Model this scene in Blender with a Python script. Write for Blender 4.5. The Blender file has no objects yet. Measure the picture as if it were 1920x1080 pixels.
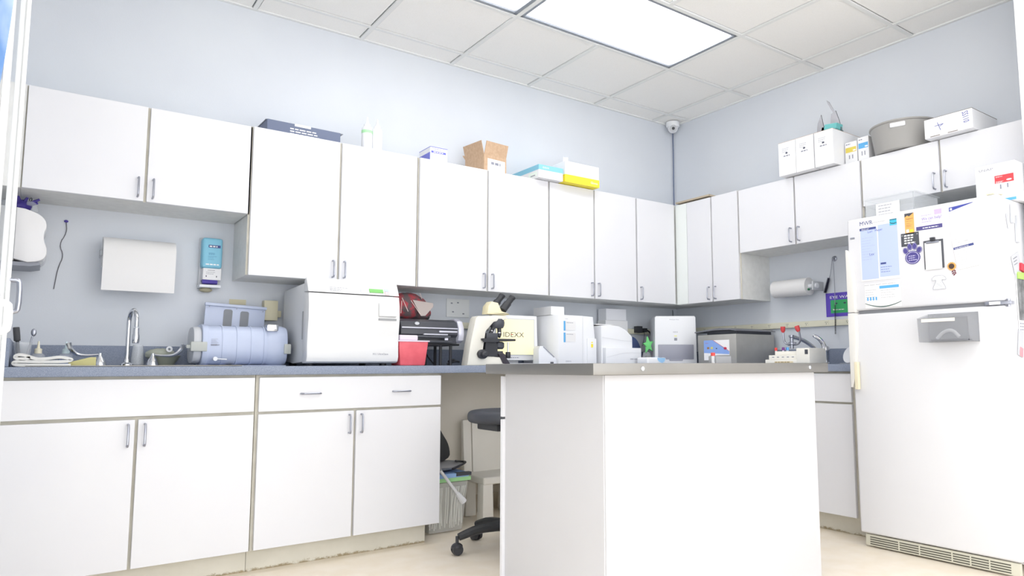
import bpy, bmesh, math, random
from mathutils import Vector, Matrix, Euler
random.seed(7)
S = bpy.context.scene
COL = S.collection
PI = math.pi

# ------------------------------------------------------------------ camera
def look(yaw, pitch, roll):
    cy, sy, cp, sp = math.cos(yaw), math.sin(yaw), math.cos(pitch), math.sin(pitch)
    f = Vector((sy*cp, cy*cp, sp)); r = Vector((cy, -sy, 0)); u = r.cross(f)
    c, s = math.cos(roll), math.sin(roll)
    r2 = c*r + s*u; u2 = -s*r + c*u
    return Matrix((r2, u2, -f)).transposed().to_4x4()
cd = bpy.data.cameras.new('camera'); cam = bpy.data.objects.new('camera', cd); COL.objects.link(cam)
cam.matrix_world = Matrix.Translation((-4.1607, -4.0264, 0.9183)) @ look(0.642, 0.1001, -0.0037)
cd.sensor_width = 36; cd.lens = 1320.567/1920*36
cd.shift_x = -(1055.5255-960)/1920; cd.shift_y = (552.4826-540)/1920
cd.clip_start = 0.02
S.camera = cam
S.view_settings.view_transform = 'Standard'; S.view_settings.look = 'None'
S.view_settings.gamma = 1; S.view_settings.use_curve_mapping = False
S.view_settings.exposure = 0.82
# added white world light as even fill; room left open behind the camera
W = bpy.data.worlds.new('world'); S.world = W; W.use_nodes = True
W.node_tree.nodes['Background'].inputs[0].default_value = (0.97, 0.98, 1.0, 1)
W.node_tree.nodes['Background'].inputs[1].default_value = 2.0
LIGHT = 3.1          # ceiling troffer emission
try:
    S.cycles.max_bounces = 12; S.cycles.diffuse_bounces = 6; S.cycles.transparent_max_bounces = 16
except Exception: pass

# ------------------------------------------------------------------ materials
def lin(h):
    h = h.lstrip('#'); o = []
    for i in (0, 2, 4):
        c = int(h[i:i+2], 16)/255
        o.append(c/12.92 if c <= .04045 else ((c+.055)/1.055)**2.4)
    return (*o, 1)
MC = {}
def M(name, hexc='ffffff', rough=.5, metal=0, alpha=1, noise=0, nscale=40, hex2=None, bump=0, bscale=200, emit=0, coat=0, stretch=None, th=(.35,.65)):
    if name in MC: return MC[name]
    m = bpy.data.materials.new(name); m.use_nodes = True; nt = m.node_tree
    b = nt.nodes['Principled BSDF']; b.inputs['Base Color'].default_value = lin(hexc)
    b.inputs['Roughness'].default_value = rough; b.inputs['Metallic'].default_value = metal
    b.inputs['Alpha'].default_value = alpha
    if coat: b.inputs['Coat Weight'].default_value = coat
    tc = nt.nodes.new('ShaderNodeTexCoord'); src = tc.outputs['Object']
    if stretch:
        mp = nt.nodes.new('ShaderNodeMapping'); mp.inputs['Scale'].default_value = stretch
        nt.links.new(src, mp.inputs[0]); src = mp.outputs[0]
    if hex2:
        n = nt.nodes.new('ShaderNodeTexNoise'); n.inputs['Scale'].default_value = nscale; n.inputs['Detail'].default_value = 4
        r = nt.nodes.new('ShaderNodeValToRGB')
        r.color_ramp.elements[0].position = th[0]; r.color_ramp.elements[1].position = th[1]
        r.color_ramp.elements[0].color = lin(hexc); r.color_ramp.elements[1].color = lin(hex2)
        nt.links.new(src, n.inputs['Vector']); nt.links.new(n.outputs['Fac'], r.inputs[0]); nt.links.new(r.outputs[0], b.inputs['Base Color'])
    if bump:
        n2 = nt.nodes.new('ShaderNodeTexNoise'); n2.inputs['Scale'].default_value = bscale; n2.inputs['Detail'].default_value = 3
        bp = nt.nodes.new('ShaderNodeBump'); bp.inputs['Strength'].default_value = bump; bp.inputs['Distance'].default_value = .002
        nt.links.new(src, n2.inputs['Vector']); nt.links.new(n2.outputs['Fac'], bp.inputs['Height']); nt.links.new(bp.outputs[0], b.inputs['Normal'])
    if emit:
        b.inputs['Emission Color'].default_value = lin(hexc); b.inputs['Emission Strength'].default_value = emit
    MC[name] = m; return m

WALL = M('wall_paint', 'd4d9e0', .8, bump=.12, bscale=150, hex2='d0d5dd', nscale=2)
CEIL = M('ceiling_tile', 'efefee', .95, hex2='e4e4e2', nscale=260, bump=.35, bscale=300, th=(.55, .75))
GRID = M('ceiling_grid_paint', 'e2e4e4', .55)
FLOORM = M('floor_vinyl', 'efe6d8', .38, hex2='eadfcd', nscale=9, bump=.03, bscale=60)
LAM = M('white_laminate', 'dedfe3', .38, hex2='dcdde2', nscale=3)
LAMI = M('dimmed_island_laminate', 'c8c8cb', .4, hex2='c6c6c9', nscale=3)  # darker white laminate: weaker light on the island is put into the colour
CARC = M('carcass_edge', 'c9c6ba', .6, hex2='bfbbae', nscale=15)
UNDER = M('carcass_melamine', 'e3e4e2', .5, hex2='dcdddb', nscale=25)
COUNTER = M('counter_laminate', '717b90', .5, hex2='8e98ab', nscale=420, th=(.4, .6))
STEEL = M('stainless_steel', '93918d', .36, .9, hex2='8d8b87', nscale=4)
CHROME = M('chrome', 'd8dade', .12, 1)
SATIN = M('satin_nickel', 'a6a9b4', .32, .9)
WP = M('white_plastic', 'e6e8ec', .35)
WP2 = M('offwhite_plastic', 'dfe2e8', .4)
GP = M('grey_plastic', '8d919c', .45)
LGP = M('light_grey_plastic', 'c4c7cc', .45)
BLK = M('black_plastic', '303238', .45)
DK = M('dark_grey_plastic', '474a52', .5)
CREAM = M('cream_plastic', 'ece6cf', .4)
BEIGE = M('beige_plastic', 'd6d0b4', .5)
PAPER = M('paper', 'e0e0e1', .85, bump=.25, bscale=500)
PAPERB = M('pale_blue_paper', 'b4c2e8', .8)
CARD = M('cardboard', 'c4a78c', .85, hex2='b99c80', nscale=60)
CARDW = M('white_card', 'e6e7ea', .6)
INK = M('dark_ink', '3a3f55', .7)
INKG = M('grey_ink', '8a8d9b', .7)
INKB = M('blue_ink', '3f4aa0', .6)
INKW = M('white_ink', 'f4f4f6', .7)
NAVY = M('navy_print', '3e4a86', .6)
RED = M('red_plastic', 'd8343a', .4)
CLEAR = M('clear_plastic', 'e8ecf0', .12, alpha=.28)
SMOKE = M('smoked_plastic', 'a3a6ac', .2, alpha=.30)
GLASS = M('glass_pane', 'e6f0f2', .03, alpha=.14)
YEL = M('yellow_card', 'f3e13a', .55)
SKYB = M('sky_blue_print', '84c3dc', .55)
LBLUE = M('light_blue_print', '5aa9e0', .55)
GREEN = M('green_print', '4fb65a', .5)
PURPLE = M('purple_plastic', '4b3d9a', .5)
TEAL = M('teal_card', '6fc0c2', .6)
BLUEG = M('blue_grey_plastic', 'bcc6dd', .35, hex2='b6c0d8', nscale=6)

# ------------------------------------------------------------------ mesh builder
TXT = {}
def text_mesh(s):
    if s not in TXT:
        c = bpy.data.curves.new('t', 'FONT'); c.body = s; c.size = 1; c.resolution_u = 2
        o = bpy.data.objects.new('t', c); COL.objects.link(o)
        dg = bpy.context.evaluated_depsgraph_get(); e = o.evaluated_get(dg); me = e.to_mesh()
        vs = [v.co.copy() for v in me.vertices]; fs = [tuple(p.vertices) for p in me.polygons]
        e.to_mesh_clear(); bpy.data.objects.remove(o); bpy.data.curves.remove(c)
        TXT[s] = (vs, fs)
    return TXT[s]
def chaikin(P, n=2, closed=True):
    for _ in range(n):
        Q = []
        for a, b in zip(P, P[1:]+P[:1] if closed else P[1:]):
            Q += [(a[0]*.75+b[0]*.25, a[1]*.75+b[1]*.25), (a[0]*.25+b[0]*.75, a[1]*.25+b[1]*.75)]
        P = Q if closed else [P[0]]+Q+[P[-1]]
    return P
def ribbon(P, th):
    L, R = [], []
    for i, p in enumerate(P):
        a, b = P[max(i-1, 0)], P[min(i+1, len(P)-1)]; dx, dz = b[0]-a[0], b[1]-a[1]; l = math.hypot(dx, dz) or 1
        L.append((p[0]-dz/l*th/2, p[1]+dx/l*th/2)); R.append((p[0]+dz/l*th/2, p[1]-dx/l*th/2))
    return L, R
class MB:
    def __init__(s): s.b = bmesh.new(); s.X = Matrix.Identity(4)
    def _add(s, t, mi):
        for f in t.faces: f.material_index = mi
        me = bpy.data.meshes.new('tmp'); t.to_mesh(me); t.free(); me.transform(s.X)
        s.b.from_mesh(me); bpy.data.meshes.remove(me)
    def box(s, x0, y0, z0, x1, y1, z1, bev=0, mi=0, seg=2, taper=None, R=None):
        t = bmesh.new(); vs = []
        for z, k in ((z0, 0), (z1, 1)):
            for x, y in ((x0, y0), (x1, y0), (x1, y1), (x0, y1)):
                if taper and k == 0:
                    cx, cy = (x0+x1)/2, (y0+y1)/2; x = cx+(x-cx)*taper; y = cy+(y-cy)*taper
                vs.append(t.verts.new((x, y, z)))
        for f in ((3, 2, 1, 0), (4, 5, 6, 7), (0, 1, 5, 4), (1, 2, 6, 5), (2, 3, 7, 6), (3, 0, 4, 7)):
            t.faces.new([vs[i] for i in f])
        if bev: bmesh.ops.bevel(t, geom=t.edges[:], offset=bev, segments=seg, profile=.6, affect='EDGES')
        if R: bmesh.ops.transform(t, matrix=R, verts=t.verts)
        s._add(t, mi); return s
    def prism(s, pts, axis, a, b, mi=0, bev=0):
        # pts in the plane normal to axis; axis 'x': (y,z)  'y': (x,z)  'z': (x,y)
        t = bmesh.new()
        def mk(p, q):
            return {'x': (q, p[0], p[1]), 'y': (p[0], q, p[1]), 'z': (p[0], p[1], q)}[axis]
        A = [t.verts.new(mk(p, a)) for p in pts]; B = [t.verts.new(mk(p, b)) for p in pts]
        n = len(pts)
        t.faces.new(A); t.faces.new(B[::-1])
        for i in range(n): t.faces.new((A[i], B[i], B[(i+1) % n], A[(i+1) % n]))
        bmesh.ops.recalc_face_normals(t, faces=t.faces)
        if bev:
            ed = [e for e in t.edges if (e.verts[0] in A) == (e.verts[1] in A)]
            bmesh.ops.bevel(t, geom=ed, offset=bev, segments=2, profile=.6, affect='EDGES')
        s._add(t, mi); return s
    def lathe(s, prof, c=(0, 0, 0), n=24, axis='z', mi=0, R=None, closed=True):
        t = bmesh.new(); rings = []
        for r, z in prof:
            if r < 1e-6: rings.append([t.verts.new((0, 0, z))])
            else: rings.append([t.verts.new((r*math.cos(2*PI*k/n), r*math.sin(2*PI*k/n), z)) for k in range(n)])
        for a, b in zip(rings, rings[1:]):
            for k in range(n):
                k2 = (k+1) % n
                if len(a) == 1 and len(b) == 1: break
                if len(a) == 1: t.faces.new((a[0], b[k2], b[k]))
                elif len(b) == 1: t.faces.new((a[k], a[k2], b[0]))
                else: t.faces.new((a[k], a[k2], b[k2], b[k]))
        if closed:
            if len(rings[0]) > 1: t.faces.new(rings[0][::-1])
            if len(rings[-1]) > 1: t.faces.new(rings[-1])
        bmesh.ops.recalc_face_normals(t, faces=t.faces)
        Rm = Matrix.Identity(4)
        if axis == 'x': Rm = Matrix.Rotation(PI/2, 4, 'Y')
        if axis == 'y': Rm = Matrix.Rotation(-PI/2, 4, 'X')
        if R: Rm = R @ Rm
        bmesh.ops.transform(t, matrix=Matrix.Translation(c) @ Rm, verts=t.verts)
        s._add(t, mi); return s
    def cyl(s, p0, p1, r, r2=None, n=16, mi=0):
        p0, p1 = Vector(p0), Vector(p1); d = p1-p0; q = d.to_track_quat('Z', 'Y').to_matrix().to_4x4()
        return s.lathe([(r, 0), (r if r2 is None else r2, d.length)], p0, n, 'z', mi, q)
    def tube(s, pts, r, n=8, mi=0, smooth=0, rr=None):
        P = [Vector(p) for p in pts]
        for _ in range(smooth):
            Q = [P[0]]
            for a, b in zip(P, P[1:]): Q += [a*.75+b*.25, a*.25+b*.75]
            P = Q+[P[-1]]
        t = bmesh.new(); rings = []; up = Vector((0, 0, 1))
        d0 = (P[1]-P[0]).normalized(); ref = d0.orthogonal().normalized()
        for i, p in enumerate(P):
            d = (P[min(i+1, len(P)-1)]-P[max(i-1, 0)]).normalized()
            ref = (ref-d*ref.dot(d)).normalized(); bi = d.cross(ref)
            q = r if rr is None else rr[0]+(rr[1]-rr[0])*i/(len(P)-1)
            rings.append([t.verts.new(p+q*(math.cos(2*PI*k/n)*ref+math.sin(2*PI*k/n)*bi)) for k in range(n)])
        for a, b in zip(rings, rings[1:]):
            for k in range(n): t.faces.new((a[k], a[(k+1) % n], b[(k+1) % n], b[k]))
        t.faces.new(rings[0][::-1]); t.faces.new(rings[-1])
        bmesh.ops.recalc_face_normals(t, faces=t.faces); s._add(t, mi); return s
    def sphere(s, c, r, sc=(1, 1, 1), n=16, mi=0, jit=0, seed=0):
        t = bmesh.new(); bmesh.ops.create_uvsphere(t, u_segments=n, v_segments=n//2+2, radius=1)
        rnd = random.Random(seed)
        for v in t.verts:
            k = 1+jit*(rnd.random()-.5)
            v.co = Vector((c[0]+v.co.x*r*sc[0]*k, c[1]+v.co.y*r*sc[1]*k, c[2]+v.co.z*r*sc[2]*k))
        s._add(t, mi); return s
    def grid(s, fn, nu, nv, mi=0, thick=0):
        t = bmesh.new(); V = [[t.verts.new(fn(i/nu, j/nv)) for j in range(nv+1)] for i in range(nu+1)]
        for i in range(nu):
            for j in range(nv): t.faces.new((V[i][j], V[i+1][j], V[i+1][j+1], V[i][j+1]))
        if thick:
            bmesh.ops.recalc_face_normals(t, faces=t.faces)
            bmesh.ops.solidify(t, geom=t.faces[:], thickness=thick)
        bmesh.ops.recalc_face_normals(t, faces=t.faces)
        s._add(t, mi); return s
    def text(s, body, x, y, z, size, mi=0, center=False, rot=0, sx=1, face='-y'):
        vs, fs = text_mesh(body)
        if not vs: return s
        w = max(v.x for v in vs); t = bmesh.new()
        R = Matrix.Rotation(rot, 2)
        out = []
        for v in vs:
            p = Vector(((v.x-(w/2 if center else 0))*size*sx, v.y*size)); p = R @ p
            out.append(t.verts.new((x+p.x, y, z+p.y)) if face == '-y' else t.verts.new((x, y-p.x, z+p.y)))
        for f in fs:
            try: t.faces.new([out[i] for i in f])
            except Exception: pass
        s._add(t, mi); return s
    def dashes(s, x, y, z, w, rows, pitch, h=.002, mi=0, seed=1, rot=0, fill=.8):
        rnd = random.Random(seed)
        for k in range(rows):
            q = 0; end = w*(fill if k % 3 else 1)*(.75+.25*rnd.random())
            while q < end:
                l = min((.06+.1*rnd.random())*w+h, end-q)
                x0, z0 = q, -k*pitch; c, sn = math.cos(rot), math.sin(rot)
                pts = [(x0, z0), (x0+l, z0), (x0+l, z0+h), (x0, z0+h)]
                t = bmesh.new(); t.faces.new([t.verts.new((x+a*c-b*sn, y, z+a*sn+b*c)) for a, b in pts]); s._add(t, mi)
                q += l+.02*w+h*.4
        return s
    def poly(s, pts, y, mi=0, th=.0006):
        return s.prism(pts, 'y', y, y-th, mi)
    def rot(s, ang, axis, c=(0, 0, 0)):
        s.X = Matrix.Translation(c) @ Matrix.Rotation(ang, 4, axis) @ Matrix.Translation([-q for q in c]); return s
    def norot(s): s.X = Matrix.Identity(4); return s
    def out(s, name, mats, parent=None, loc=None, rotz=0, smooth=35):
        me = bpy.data.meshes.new(name); s.b.to_mesh(me); s.b.free()
        for m in (mats if isinstance(mats, (list, tuple)) else [mats]): me.materials.append(m)
        if smooth:
            me.shade_smooth(); me.set_sharp_from_angle(angle=math.radians(smooth))
        o = bpy.data.objects.new(name, me); COL.objects.link(o)
        if parent: o.parent = parent
        if loc: o.location = loc
        if rotz: o.rotation_euler = (0, 0, rotz)
        return o
def thing(name, label, cat, loc, rotz=0, group=None):
    o = bpy.data.objects.new(name, None); COL.objects.link(o); o.empty_display_size = .1
    o.location = loc; o.rotation_euler = (0, 0, rotz); return tag(o, label, cat, group)
def tag(o, label, cat, group=None):
    o['label'] = label; o['category'] = cat
    if group: o['group'] = group
    return o
def struct(o): o['kind'] = 'structure'; return o
def kids(o): return [c for c in bpy.data.objects if c.parent == o]
def dup(o, loc, label, rotz=None, group=None):
    def cp(a, par):
        c = a.copy(); COL.objects.link(c)
        if par: c.parent = par
        for k in kids(a): cp(k, c)
        return c
    r = cp(o, None); r.location = loc; r['label'] = label
    if rotz is not None: r.rotation_euler = (0, 0, rotz)
    if group: r['group'] = group
    return r
RB = -PI/2     # things standing against the right wall face the room's left side

# ------------------------------------------------------------------ room shell
H = 2.90; XL = -4.37; YF = -6.6; CY = -2.745
T = .6096; GA = .19; GB = .2425
struct(MB().box(-8.5, YF, -.08, .1, .1, 0).out('floor', FLOORM, smooth=0))
struct(MB().box(XL-.1, 0, 0, .1, .1, H+.1).out('wall_back', WALL, smooth=0))
struct(MB().box(0, CY, 0, .1, 0, H+.1).out('wall_right', WALL, smooth=0))
struct(MB().box(XL-.1, -2.2, 0, XL, 0, H+.1).out('wall_left', WALL, smooth=0))
struct(MB().box(-.50, YF, 0, -.40+.5, CY, H).out('wall_front', M('white_wall_paint', 'ecedf0', .6), smooth=0))
c = MB()
xs = [0]; k = 0
XW = -8.5
while xs[-1] > XW: xs.append(max(XW, -(GB+k*T))); k += 1
ys = [0]; k = 0
while ys[-1] > YF: ys.append(max(YF, -(GA+k*T))); k += 1
LIGHTS = [(1, 2, 'nearest the back corner'), (3, 2, 'at the top left, further from the corner'), (1, 6, ''), (3, 6, '')]
lit = set()
for i, j, _ in LIGHTS: lit |= {(i+1, j), (i+2, j)}
g = .018     # reveal round each tile
for i in range(len(xs)-1):
    for j in range(len(ys)-1):
        if (i, j) in lit: continue
        c.box(xs[i+1]+g*(i < len(xs)-2), ys[j+1]+g, H-.001, xs[i]-g*(i > 0), ys[j]-g*(j > 0), H+.015, mi=0)
for i in range(1, len(xs)-1):
    for j in range(len(ys)-1):
        if (i-1, j) in lit and (i, j) in lit and i in (3, 5): continue
        c.box(xs[i]-.012, ys[j+1], H-.008, xs[i]+.012, ys[j], H+.002, mi=1)
for y in ys[1:-1]: c.box(XW, y-.012, H-.0075, 0, y+.012, H+.002, mi=1)
c.box(XW, -.02, H-.009, 0, 0, H, mi=1); c.box(-.02, CY, H-.0095, 0, 0, H, mi=1)
c.box(XW, YF, H+.10, .1, .1, H+.13, mi=1)
struct(c.out('ceiling', [CEIL, GRID], smooth=0))
# troffers
def diffuser_mat():
    m = bpy.data.materials.new('prismatic_diffuser'); m.use_nodes = True; nt = m.node_tree; b = nt.nodes['Principled BSDF']
    b.inputs['Base Color'].default_value = (.9, .93, 1, 1); b.inputs['Roughness'].default_value = .3
    tc = nt.nodes.new('ShaderNodeTexCoord'); mp = nt.nodes.new('ShaderNodeMapping'); mp.inputs['Rotation'].default_value = (0, 0, PI/4)
    v = nt.nodes.new('ShaderNodeTexVoronoi'); v.inputs['Scale'].default_value = 55; v.inputs['Randomness'].default_value = 0
    r = nt.nodes.new('ShaderNodeValToRGB'); r.color_ramp.elements[0].position = .15; r.color_ramp.elements[1].position = .4
    r.color_ramp.elements[0].color = (.30, .45, .9, 1); r.color_ramp.elements[1].color = (1, .99, .98, 1)
    # tubes run along the length, the lens is dimmer at its rim
    sx = nt.nodes.new('ShaderNodeSeparateXYZ')
    def mth(op, a, bb=None):
        n = nt.nodes.new('ShaderNodeMath'); n.operation = op
        nt.links.new(a, n.inputs[0])
        if bb is not None: n.inputs[1].default_value = bb
        return n.outputs[0]
    nt.links.new(tc.outputs['Object'], mp.inputs[0]); nt.links.new(mp.outputs[0], v.inputs['Vector'])
    nt.links.new(v.outputs['Distance'], r.inputs[0]); nt.links.new(tc.outputs['Object'], sx.inputs[0])
    ay = mth('ABSOLUTE', sx.outputs[1]); f = nt.nodes.new('ShaderNodeMapRange')
    nt.links.new(ay, f.inputs[0]); f.inputs[1].default_value = .2; f.inputs[2].default_value = .285
    f.inputs[3].default_value = LIGHT; f.inputs[4].default_value = LIGHT*.11
    nt.links.new(r.outputs[0], b.inputs['Emission Color']); nt.links.new(f.outputs[0], b.inputs['Emission Strength'])
    return m
DIFF = diffuser_mat()
lt = None
for i, j, lab in LIGHTS:
    cx = (xs[i+1]+xs[i+3])/2 if i+3 < len(xs) else (xs[i+1]-T); cx = -(GB+(i)*T)-T; cy = -(GA+(j-1)*T)-T/2
    lbl = 'rectangular ceiling light panel '+(lab or 'behind the viewer')
    if lt is None:
        lt = thing('ceiling_light', lbl, 'ceiling light', (cx, cy, H), 0, 'ceiling light panels')
        f = MB(); a, b_ = T-.013, T/2-.013
        for x0, y0, x1, y1 in ((-a, -b_, a, -b_+.022), (-a, b_-.022, a, b_), (-a, -b_, -a+.022, b_), (a-.022, -b_, a, b_)):
            f.box(x0, y0, -.004, x1, y1, .045, bev=.002)
        f.out('frame', M('light_frame', '8e949d', .4, .3), lt, smooth=0)
        MB().box(-a+.022, -b_+.022, .006, a-.022, b_-.022, .012).out('diffuser', DIFF, lt, smooth=0)
    else: dup(lt, (cx, cy, H), lbl)

# added knee wall panel, warm floor bounce painted into its colour; baseboard
struct(MB().box(-2.44, -.004, 0, -1.5, 0, .88).out('bounce_panel_1', M('floor_bounce_tint', 'e9e3d8', .75, hex2='e5dfd3', nscale=4), smooth=0))
struct(MB().box(-2.43, -.014, 0, -1.5, -.004, .1, bev=.003).out('baseboard_back', M('baseboard_vinyl', 'cfc6b4', .5, hex2='c4baa7', nscale=8)))

# ------------------------------------------------------------------ cabinets
def pull(mb, x, y, z, L=.087, vert=True):
    h = L/2; p = .026
    if vert: pts = [(x, y, z-h), (x, y-p*.8, z-h), (x, y-p, z-h+.008), (x, y-p, z+h-.008), (x, y-p*.8, z+h), (x, y, z+h)]
    else: pts = [(x-h, y, z), (x-h, y-p*.8, z), (x-h+.008, y-p, z), (x+h-.008, y-p, z), (x+h, y-p*.8, z), (x+h, y, z)]
    return mb.tube(pts, .0045, 8)
def wear(name):
    if name in MC: return MC[name]
    m = M(name, 'd9d6cb', .6, hex2='cfccc0', nscale=6); nt = m.node_tree; b = nt.nodes['Principled BSDF']
    src = b.inputs['Base Color'].links[0].from_socket
    tc = nt.nodes.new('ShaderNodeTexCoord'); sp = nt.nodes.new('ShaderNodeSeparateXYZ'); n = nt.nodes.new('ShaderNodeTexNoise')
    n.inputs['Scale'].default_value = 30; n.inputs['Detail'].default_value = 9; n.inputs['Roughness'].default_value = .75
    a = nt.nodes.new('ShaderNodeMath'); a.operation = 'MULTIPLY_ADD'; a.inputs[1].default_value = -14; a.inputs[2].default_value = .50
    ad = nt.nodes.new('ShaderNodeMath'); ad.operation = 'ADD'; r = nt.nodes.new('ShaderNodeValToRGB')
    r.color_ramp.elements[0].position = .84; r.color_ramp.elements[1].position = .98
    mx = nt.nodes.new('ShaderNodeMix'); mx.data_type = 'RGBA'; mx.inputs[7].default_value = lin('9a8d70')
    nt.links.new(tc.outputs['Object'], sp.inputs[0]); nt.links.new(tc.outputs['Object'], n.inputs['Vector'])
    nt.links.new(sp.outputs[2], a.inputs[0]); nt.links.new(a.outputs[0], ad.inputs[0]); nt.links.new(n.outputs['Fac'], ad.inputs[1])
    nt.links.new(ad.outputs[0], r.inputs[0]); nt.links.new(r.outputs[0], mx.inputs[0]); nt.links.new(src, mx.inputs[6]); nt.links.new(mx.outputs[2], b.inputs['Base Color'])
    return m
KICK = wear('worn_toe_kick')
def cabinet(label, loc, rz, w, z0, z1, d, doors, drawers=(), kick=False, dz=None, kickx=(0, 0), group='upper wall cabinets', uside=True):
    """origin: back left corner on the floor/wall; doors: (x0,x1,handle side)"""
    t = thing('base_cabinet' if kick else 'wall_cabinet', label, 'cabinet', (loc[0], loc[1], z0), rz, group)
    h = z1-z0; b = MB()
    y = -(d-.019)
    b.box(0, y, 0 if not kick else .10, w, 0, h, mi=0, bev=.0008, seg=1)
    b.out('body', CARC if kick else [UNDER], t, smooth=0)
    if not kick:     # front edge strips of the carcass seen in the door gaps
        eds = sorted([doors[0][0], doors[-1][1]]+[(a[1]+b[0])/2 for a, b in zip(doors, doors[1:])])
        for ex_ in eds: MB().box(ex_-.010, y-.0015, .001, ex_+.010, y, h-.001).out('front_edge', CARC, t, smooth=0)
    else: MB().box(kickx[0], -d+.075, 0, w-kickx[1], -d+.095, .10).out('toe_kick', KICK, t, smooth=0)
    lo = .0 if not kick else .105
    hi = (h-.003 if not kick else h-.010) if dz is None else dz
    for x0, x1, side in doors:
        dn = MB().box(x0, -d, lo, x1, -d+.018, hi, bev=.0012, seg=1).out('door', LAM, t, smooth=0)
        if side:
            x = x1-.024 if side == 'r' else x0+.024
            z = lo+.062 if not kick else hi-.062
            pull(MB(), x, -d, z).out('handle', SATIN, dn)
    for x0, x1, a, b2, hs in drawers:
        dn = MB().box(x0, -d, a, x1, -d+.018, b2, bev=.0012, seg=1).out('drawer_front', LAM, t, smooth=0)
        for hx in hs: pull(MB(), hx, -d, (a+b2)/2, vert=False).out('handle', SATIN, dn)
    return t
g = .006
cabinet('short white wall cabinet over the left sink with two doors', (-4.25, 0), 0, .90, 1.675, 2.125, .33, [(.004, .454-g, 'r'), (.454+g, .90-g+.004, 'l')])
cabinet('tall white double-door wall cabinet above the steriliser', (-3.345, 0), 0, .905, 1.37, 2.128, .33, [(g, .453-g, 'r'), (.453+g, .905-g, 'l')])
cabinet('tall white double-door wall cabinet above the microscope', (-2.435, 0), 0, .926, 1.37, 2.128, .33, [(g, .463-g, 'r'), (.463+g, .926-g, 'l')])
cabinet('tall white double-door wall cabinet above the white analysers', (-1.507, 0), 0, .775, 1.37, 2.128, .33, [(g, .382-g, 'r'), (.382+g, .775-g, 'l')])
cabinet('white wall cabinet with one door running into the room corner', (-.73, 0), 0, .73, 1.37, 2.128, .33, [(g, .385, 'l')])
cabinet('tall narrow two-door white cabinet on the right wall beside the corner', (0, -.33), RB, .592, 1.365, 2.123, .33, [(.115, .350-g, 'r'), (.350+g, .592-g, 'l')])
cabinet('short white two-door cabinet above the right-hand paper towel roll', (0, -.924), RB, .906, 1.68, 2.118, .33, [(g, .450-g, 'r'), (.450+g, .906-g, 'l')])
cabinet('shallow-height white cabinet directly above the refrigerator', (0, -1.832), RB, .905, 1.835, 2.12, .33, [(g, .452-g, 'r'), (.452+g, .905-g, 'l')])
for o in [o for o in bpy.data.objects if o.get('label', '').startswith('tall narrow')]:
    MB().box(0, -.329, .002, .112, -.311, .755).out('filler_panel', M('filler_laminate', 'e6ebe9', .5), o, smooth=0)
tag(MB().box(0, 0, 0, .115, .315, .45).out('filler_cabinet', UNDER, loc=(-4.366, -.32, 1.675), smooth=0), 'narrow filler box between the left sink cabinet and left wall', 'cabinet')
tag(MB().box(0, -.33, 0, .33, 0, .012).out('cover_board', M('bare_board', 'b5a894', .7), loc=(-.335, -.34, 2.131), smooth=0), 'bare tan board lying on top of the corner cabinets', 'board')

base = cabinet('white base cabinet under the left sink with two doors and a long false front', (-4.262, -.002), 0, .912, 0, .88, .62, [(0, .453-g, 'r'), (.453+g, .912-g, 'l')],
        drawers=[(0, .912-g, .716, .868, ())], kick=True, dz=.702, group='base cabinets')
cabinet('white base cabinet beside the knee space with two drawer pulls', (-3.348, -.002), 0, .923, 0, .88, .62, [(.012, .460-g, 'r'), (.460+g, .923, 'l')],
        drawers=[(.012, .923, .714, .868, (.24, .697))], kick=True, dz=.702, kickx=(0, .045), group='base cabinets')
cabinet('white base cabinet mostly hidden behind the island', (-1.49, -.002), 0, .86, 0, .88, .62, [(g, .43-g, 'r'), (.43+g, .86-g, 'l')], drawers=[(g, .86-g, .714, .868, ())], kick=True, dz=.702, group='base cabinets')
cabinet('white base cabinet on the right wall hidden behind the island', (0, -.63), RB, .585, 0, .88, .62, [(g, .585-g, 'r')], drawers=[(g, .585-g, .714, .868, ())], kick=True, dz=.702, group='base cabinets')
cabinet('white base cabinet beside the refrigerator with a plain drawer and door', (0, -1.218), RB, .712, 0, .88, .62, [(g, .667, None)], drawers=[(g, .667, .714, .868, ())], kick=True, dz=.702, group='base cabinets')

# countertop, L shaped, with backsplash
ct = thing('countertop', 'blue-grey speckled L-shaped laminate countertop along both walls', 'countertop', (0, 0, .88))
m = MB()
m.prism([(-4.262, -.64), (-.64, -.64), (-.64, -1.93), (-.003, -1.93), (-.003, -.003), (-4.262, -.003)], 'z', 0, .04, bev=.004)
m.out('top', COUNTER, ct)
MB().box(-4.24, -.022, .0405, -.022, -.003, .14, bev=.002).out('backsplash', COUNTER, ct, smooth=0)
MB().box(-.022, -1.93, .0405, -.003, -.022, .14, bev=.002).out('backsplash', COUNTER, ct, smooth=0)
MB().box(-4.258, -.60, .0405, -4.240, -.003, .15, bev=.002).out('side_splash', COUNTER, ct, smooth=0)

# ------------------------------------------------------------------ island
il = thing('island', 'white laminate island with a stainless steel top in the foreground', 'island', (-2.01, -1.865, 0))
def LI(x, y): return x+2.01, y+1.865
x0, y0 = LI(-2.604, -2.17); x1, y1 = LI(-1.39, -1.545)
MB().box(x0, y0, .0, x1, y1, .884, bev=.002).out('body', LAMI, il, smooth=0)
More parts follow.
